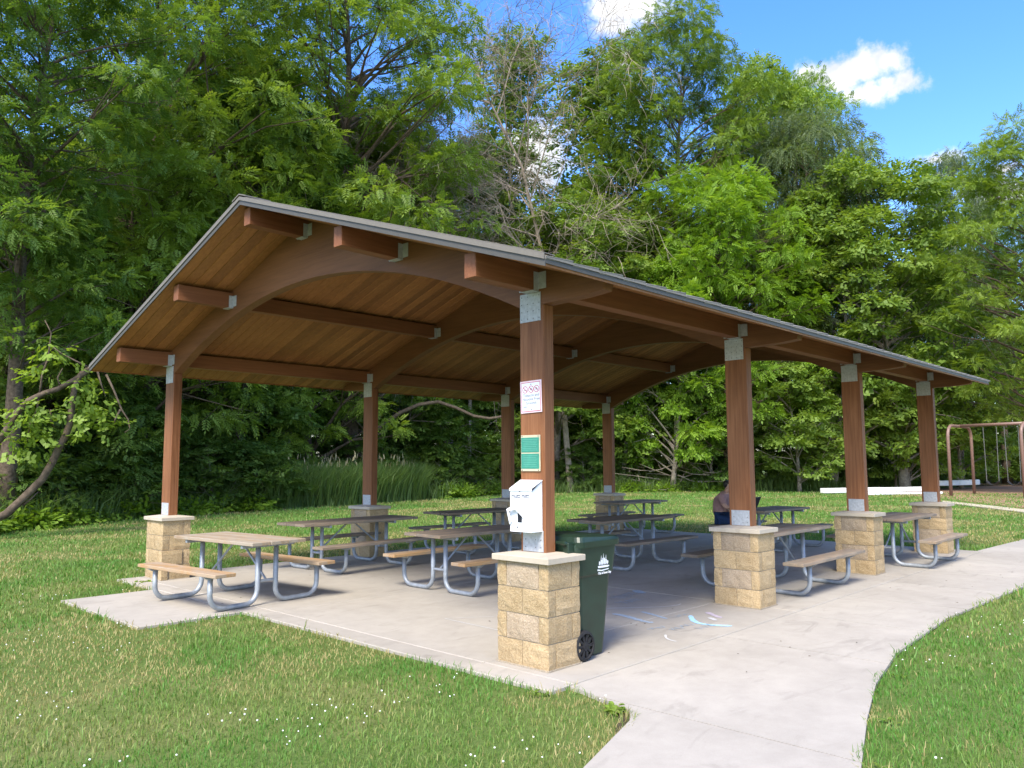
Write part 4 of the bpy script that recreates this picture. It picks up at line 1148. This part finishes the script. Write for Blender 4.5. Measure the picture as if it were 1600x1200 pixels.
# brush pile behind the far left post
bp = MB(); g = np.random.default_rng(21)
for i in range(46):
    u0 = g.uniform(980, 1110); p0 = RP(u0, g.uniform(725, 765), 46+g.uniform(-1, 1)); p0[2] = max(0, p0[2])
    dr = g.normal(0, 1, 3)*np.array([1.4, 1.4, .5])
    bp.tube([p0, p0+dr*.5+g.normal(0, .1, 3), p0+dr+np.array([0, 0, .15])], [.035, .025, .008], 5, False)
tag(bp.build('brush_pile', 'dead_twig'), 'pile of bare dead branches behind the farthest left post', 'brush pile')

# far wood: one mass of foliage closing the view
g = np.random.default_rng(31)
cs, rs = [], []
for i in range(900):
    u = g.uniform(-600, 2200); d = float(np.interp(u, [q[0] for q in EDGE], [q[1] for q in EDGE]))+g.uniform(16, 32)
    q = GP(u, d); cs.append((q[0], q[1], g.uniform(.3, 13) if u < 700 else g.uniform(.3, 10.5))); rs.append(g.uniform(1.2, 2.2))
fwm = make_crown('far_wood', cs, rs, 13, 'broad', g, .8, .2, 3.0)
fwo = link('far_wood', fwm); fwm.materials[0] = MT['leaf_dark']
tag(fwo, 'dense dark foliage deep in the wood', 'wood', kind='stuff')

# ------------------------------------------------------------------ grass
def blades(name, P_, hgt, wid, tone, bend, g, mat):
    n_ = len(P_)
    a = g.uniform(0, 2*math.pi, n_); dx, dy = np.cos(a), np.sin(a)
    la = g.uniform(0, 2*math.pi, n_); bx, by = np.cos(la)*bend*hgt, np.sin(la)*bend*hgt
    z0 = P_[:, 2]
    v0 = np.stack([P_[:, 0]-dx*wid/2, P_[:, 1]-dy*wid/2, z0], 1); v1 = np.stack([P_[:, 0]+dx*wid/2, P_[:, 1]+dy*wid/2, z0], 1)
    mx_, my_ = P_[:, 0]+bx*.3, P_[:, 1]+by*.3
    v2 = np.stack([mx_+dx*wid*.4, my_+dy*wid*.4, z0+hgt*.6], 1); v3 = np.stack([mx_-dx*wid*.4, my_-dy*wid*.4, z0+hgt*.6], 1)
    tip = np.stack([P_[:, 0]+bx, P_[:, 1]+by, z0+hgt*np.sqrt(np.clip(1-bend**2*.35, .2, 1))], 1)
    V_ = np.stack([v0, v1, v2, v3, tip], 1).reshape(-1, 3)
    b = np.arange(n_)[:, None]*5
    tri = np.concatenate([b+np.array([[0, 1, 2]]), b+np.array([[0, 2, 3]]), b+np.array([[3, 2, 4]])], 1).reshape(-1, 3)
    return np_mesh(name, V_, tri, np.repeat(tone, 5), mat, True)
def vnoise(x, y, s, seed):
    g_ = np.random.default_rng(seed); T = g_.random((64, 64))
    X, Y = x/s, y/s
    xi, yi = np.floor(X).astype(int), np.floor(Y).astype(int); fx_, fy_ = X-xi, Y-yi
    fx_ = fx_*fx_*(3-2*fx_); fy_ = fy_*fy_*(3-2*fy_)
    A = lambda i, j: T[(xi+i) % 64, (yi+j) % 64]
    return (A(0, 0)*(1-fx_)+A(1, 0)*fx_)*(1-fy_)+(A(0, 1)*(1-fx_)+A(1, 1)*fx_)*fy_
def dryness(x, y):
    b = .5*vnoise(x, y, 1.9, 1)+.3*vnoise(x, y, .7, 2)+.2*vnoise(x, y, .28, 3)
    for px_, py_, r_, k_ in ((-2.3, 3.6, .8, .2), (-2.8, 2.3, .55, .2), (-1.35, 1.3, .4, .16), (-2.2, .4, .5, .16), (-1.8, 6.6, .5, .18), (6, 10, 2.2, .16), (14, 6, 2.5, .16)):
        b = b+k_*np.exp(-((x-px_)**2+(y-py_)**2)/r_**2)
    return b
yl = np.array(YL); yr = np.array(YR)
def paved(x, y, m):
    ins = (x > -.55+m) & (x < 11.2-m) & (y > -.6+m) & (y < 7.45-m)
    ins |= (x > -1.65+m) & (x < -.5) & (y > 3.85+m) & (y < 6.15-m)
    a = np.interp(x, yl[:, 0], yl[:, 1]); b = np.interp(x, yr[:, 0], yr[:, 1])
    ins |= (x > -7) & (x < 24) & (y < a-m) & (y > b+m)
    ins |= (x > -.3) & (x < 11.1) & (y > -1.2) & (y < .5)
    return ins
def grass_points(N_, d0, d1, power, g, half=44):
    uu = g.random(N_); k = 2-power
    d = (d0**k+uu*(d1**k-d0**k))**(1/k)
    th = YAW+np.radians(g.uniform(-half, half, N_))
    return CAM[0]+d*np.cos(th), CAM[1]+d*np.sin(th), d
g = np.random.default_rng(41)
x, y, d = grass_points(340000, 3.2, 46, 1.62, g)
edge_j = vnoise(x, y, .35, 9)*.11-.035
keep = ~paved(x, y, edge_j)
er = np.interp(x, [q[0] for q in EDGE], [0]*len(EDGE))
x, y, d = x[keep], y[keep], d[keep]
dry = dryness(x, y)
near_edge = ~(~paved(x, y, -.14))
hgt = g.uniform(.022, .056, len(x))*np.where(g.random(len(x)) < .04, 1.7, 1)*(1+.35*(vnoise(x, y, .5, 5)-.5))*np.where(near_edge, 1.35, 1)*(1+.02*np.clip(d-6, 0, 30))
hgt *= np.where(dry > .6, .75, 1)
wid = .0042*(d/4)**.85*g.uniform(.7, 1.4, len(x))
tone = np.clip(np.where(g.random(len(x)) < np.clip((dry-.53)*8.0, .04, .88), g.uniform(0, .3, len(x)), g.normal(.72, .16, len(x))+(vnoise(x, y, .8, 21)-.5)*.7), 0, 1)
gm = blades('lawn_grass', np.stack([x, y, np.full(len(x), -.031)], 1), hgt, wid, tone, g.uniform(.1, .9, len(x)), g, 'grass_blade')
tag(link('lawn_grass', gm), 'short mown grass of the park lawn', 'grass', kind='stuff')
# clover heads
x, y, d = grass_points(2400, 3.4, 14, 1.3, g)
k = (~paved(x, y, -.03)) & (.6*vnoise(x, y, 1.3, 12)+.4*vnoise(x, y, .45, 13) > np.where(y < -1.6, .52, .62))
x, y = x[k], y[k]
cf = MB()
b = bmesh.new(); bmesh.ops.create_icosphere(b, subdivisions=1, radius=1); bv_ = [q.co[:] for q in b.verts]; bf = [tuple(q.index for q in f.verts) for f in b.faces]; b.free()
for i in range(len(x)):
    r_ = random.uniform(.004, .0075); z = random.uniform(.015, .05)
    cf.add([(x[i]+p_[0]*r_, y[i]+p_[1]*r_, z+p_[2]*r_*.85) for p_ in bv_], bf)
me = bpy.data.meshes.new('clover_flowers'); me.from_pydata(cf.v, [], cf.f); me.materials.append(MT['clover_white'])
tag(link('clover_flowers', me), 'small white clover heads dotted in the lawn', 'flowers', kind='stuff')
# tall grass along the wood, reeds, bright ground cover
g = np.random.default_rng(51)
def band(N_, u0, u1, off0, off1):
    u = g.uniform(u0, u1, N_); dd = np.interp(u, [q[0] for q in EDGE], [q[1] for q in EDGE])+g.uniform(off0, off1, N_)
    q = np.array([GP(a, b) for a, b in zip(u, dd)]); return np.stack([q[:, 0], q[:, 1], np.full(N_, -.03)], 1), u
P_, u = band(26000, -350, 1500, -.3, 5)
tg = blades('tall_grass', P_, g.uniform(.35, 1.0, len(P_))*(.6+.8*vnoise(P_[:, 0], P_[:, 1], 2.2, 6)), g.uniform(.02, .045, len(P_)), np.clip(g.normal(.5, .25, len(P_)), 0, 1), g.uniform(.2, .9, len(P_)), g, 'reed_blade')
tag(link('tall_grass', tg), 'unmown tall grass along the edge of the wood', 'grass', kind='stuff')
P_, u = band(11000, 425, 665, -.2, 3.5)
rd = blades('reed_bed', P_, g.uniform(1.1, 1.9, len(P_)), g.uniform(.025, .05, len(P_)), np.clip(g.normal(.4, .25, len(P_)), 0, 1), g.uniform(.15, .7, len(P_)), g, 'reed_blade')
tag(link('reed_bed', rd), 'bed of tall reed grass behind the second left pillar', 'reeds', kind='stuff')
P_, u = band(200, 440, 650, .5, 3.5); P_[:, 2] = g.uniform(1.35, 1.85, len(P_))
shm = blades('seed_heads', P_, g.uniform(.18, .32, len(P_)), g.uniform(.03, .05, len(P_)), np.full(len(P_), .5), g.uniform(.1, .5, len(P_)), g, 'seed_head')
tag(link('seed_heads', shm), 'tan seed heads on top of the reed bed', 'seed heads', kind='stuff')
cs, rs = [], []
for (u0, u1, n_) in ((-60, 270, 60), (690, 800, 26), (300, 420, 14), (960, 1130, 26)):
    for i in range(n_):
        u = g.uniform(u0, u1); dd = float(np.interp(u, [q[0] for q in EDGE], [q[1] for q in EDGE]))+g.uniform(-.3, 2.2); q = GP(u, dd); cs.append((q[0], q[1], .08)); rs.append(g.uniform(.5, .8))
gc = make_crown('ground_cover', cs, rs, 34, 'broad', g, .5, .1, .8); gc.materials[0] = MT['leaf_lime']
tag(link('ground_cover', gc), 'bright low weeds at the lawn edge', 'weeds', kind='stuff')
# broad-leaved weeds by the pavement
def rosette(x, y, n_, sz, label, seed):
    r_ = random.Random(seed); b = MB()
    for i in range(n_):
        a = r_.uniform(0, 6.28); l_ = sz*r_.uniform(.6, 1.1); w_ = l_*r_.uniform(.38, .5); e = R(r_.uniform(15, 60)); ox, oy = r_.uniform(-sz, sz)*.9, r_.uniform(-sz, sz)*.9
        def pt(s_, t_): 
            rr = l_*s_; zz = rr*math.sin(e)*(1-.55*s_)
            return (x+ox+math.cos(a)*rr*math.cos(e*.6)-math.sin(a)*t_, y+oy+math.sin(a)*rr*math.cos(e*.6)+math.cos(a)*t_, zz-.02+abs(t_)*.25)
        b.add([pt(0, 0), pt(.35, w_*.45), pt(.7, w_*.42), pt(1, 0), pt(.7, -w_*.42), pt(.35, -w_*.45), pt(.35, 0), pt(.7, 0)], [(0, 6, 1), (1, 6, 7, 2), (2, 7, 3), (0, 5, 6), (5, 4, 7, 6), (4, 3, 7)])
    me = b.mesh('broadleaf_weed'); a_ = me.attributes.new('tone', 'FLOAT', 'POINT'); a_.data.foreach_set('value', [r_.random()*.6 for _ in me.vertices]); me.materials.append(MT['leaf_bright'])
    tag(link('broadleaf_weed', me), label, 'weed')
rosette(-.55, -1.16, 30, .085, 'broadleaf weed at the grass corner below the near pillar', 1)
rosette(.42, -2.55, 14, .05, 'broadleaf weed at the lower right grass edge by the path', 2)
rosette(1.55, -2.24, 12, .05, 'broadleaf weed halfway up the right grass edge', 3)
rosette(-.42, -2.8, 14, .055, 'broadleaf weed at the bottom right grass edge', 4)
rosette(-.42, 6.85, 16, .10, 'weed growing over the floor edge by the cracked pillar', 5)
rosette(-.62, -.55, 14, .06, 'small weed sprig on the grass edge beside the near pillar', 6)
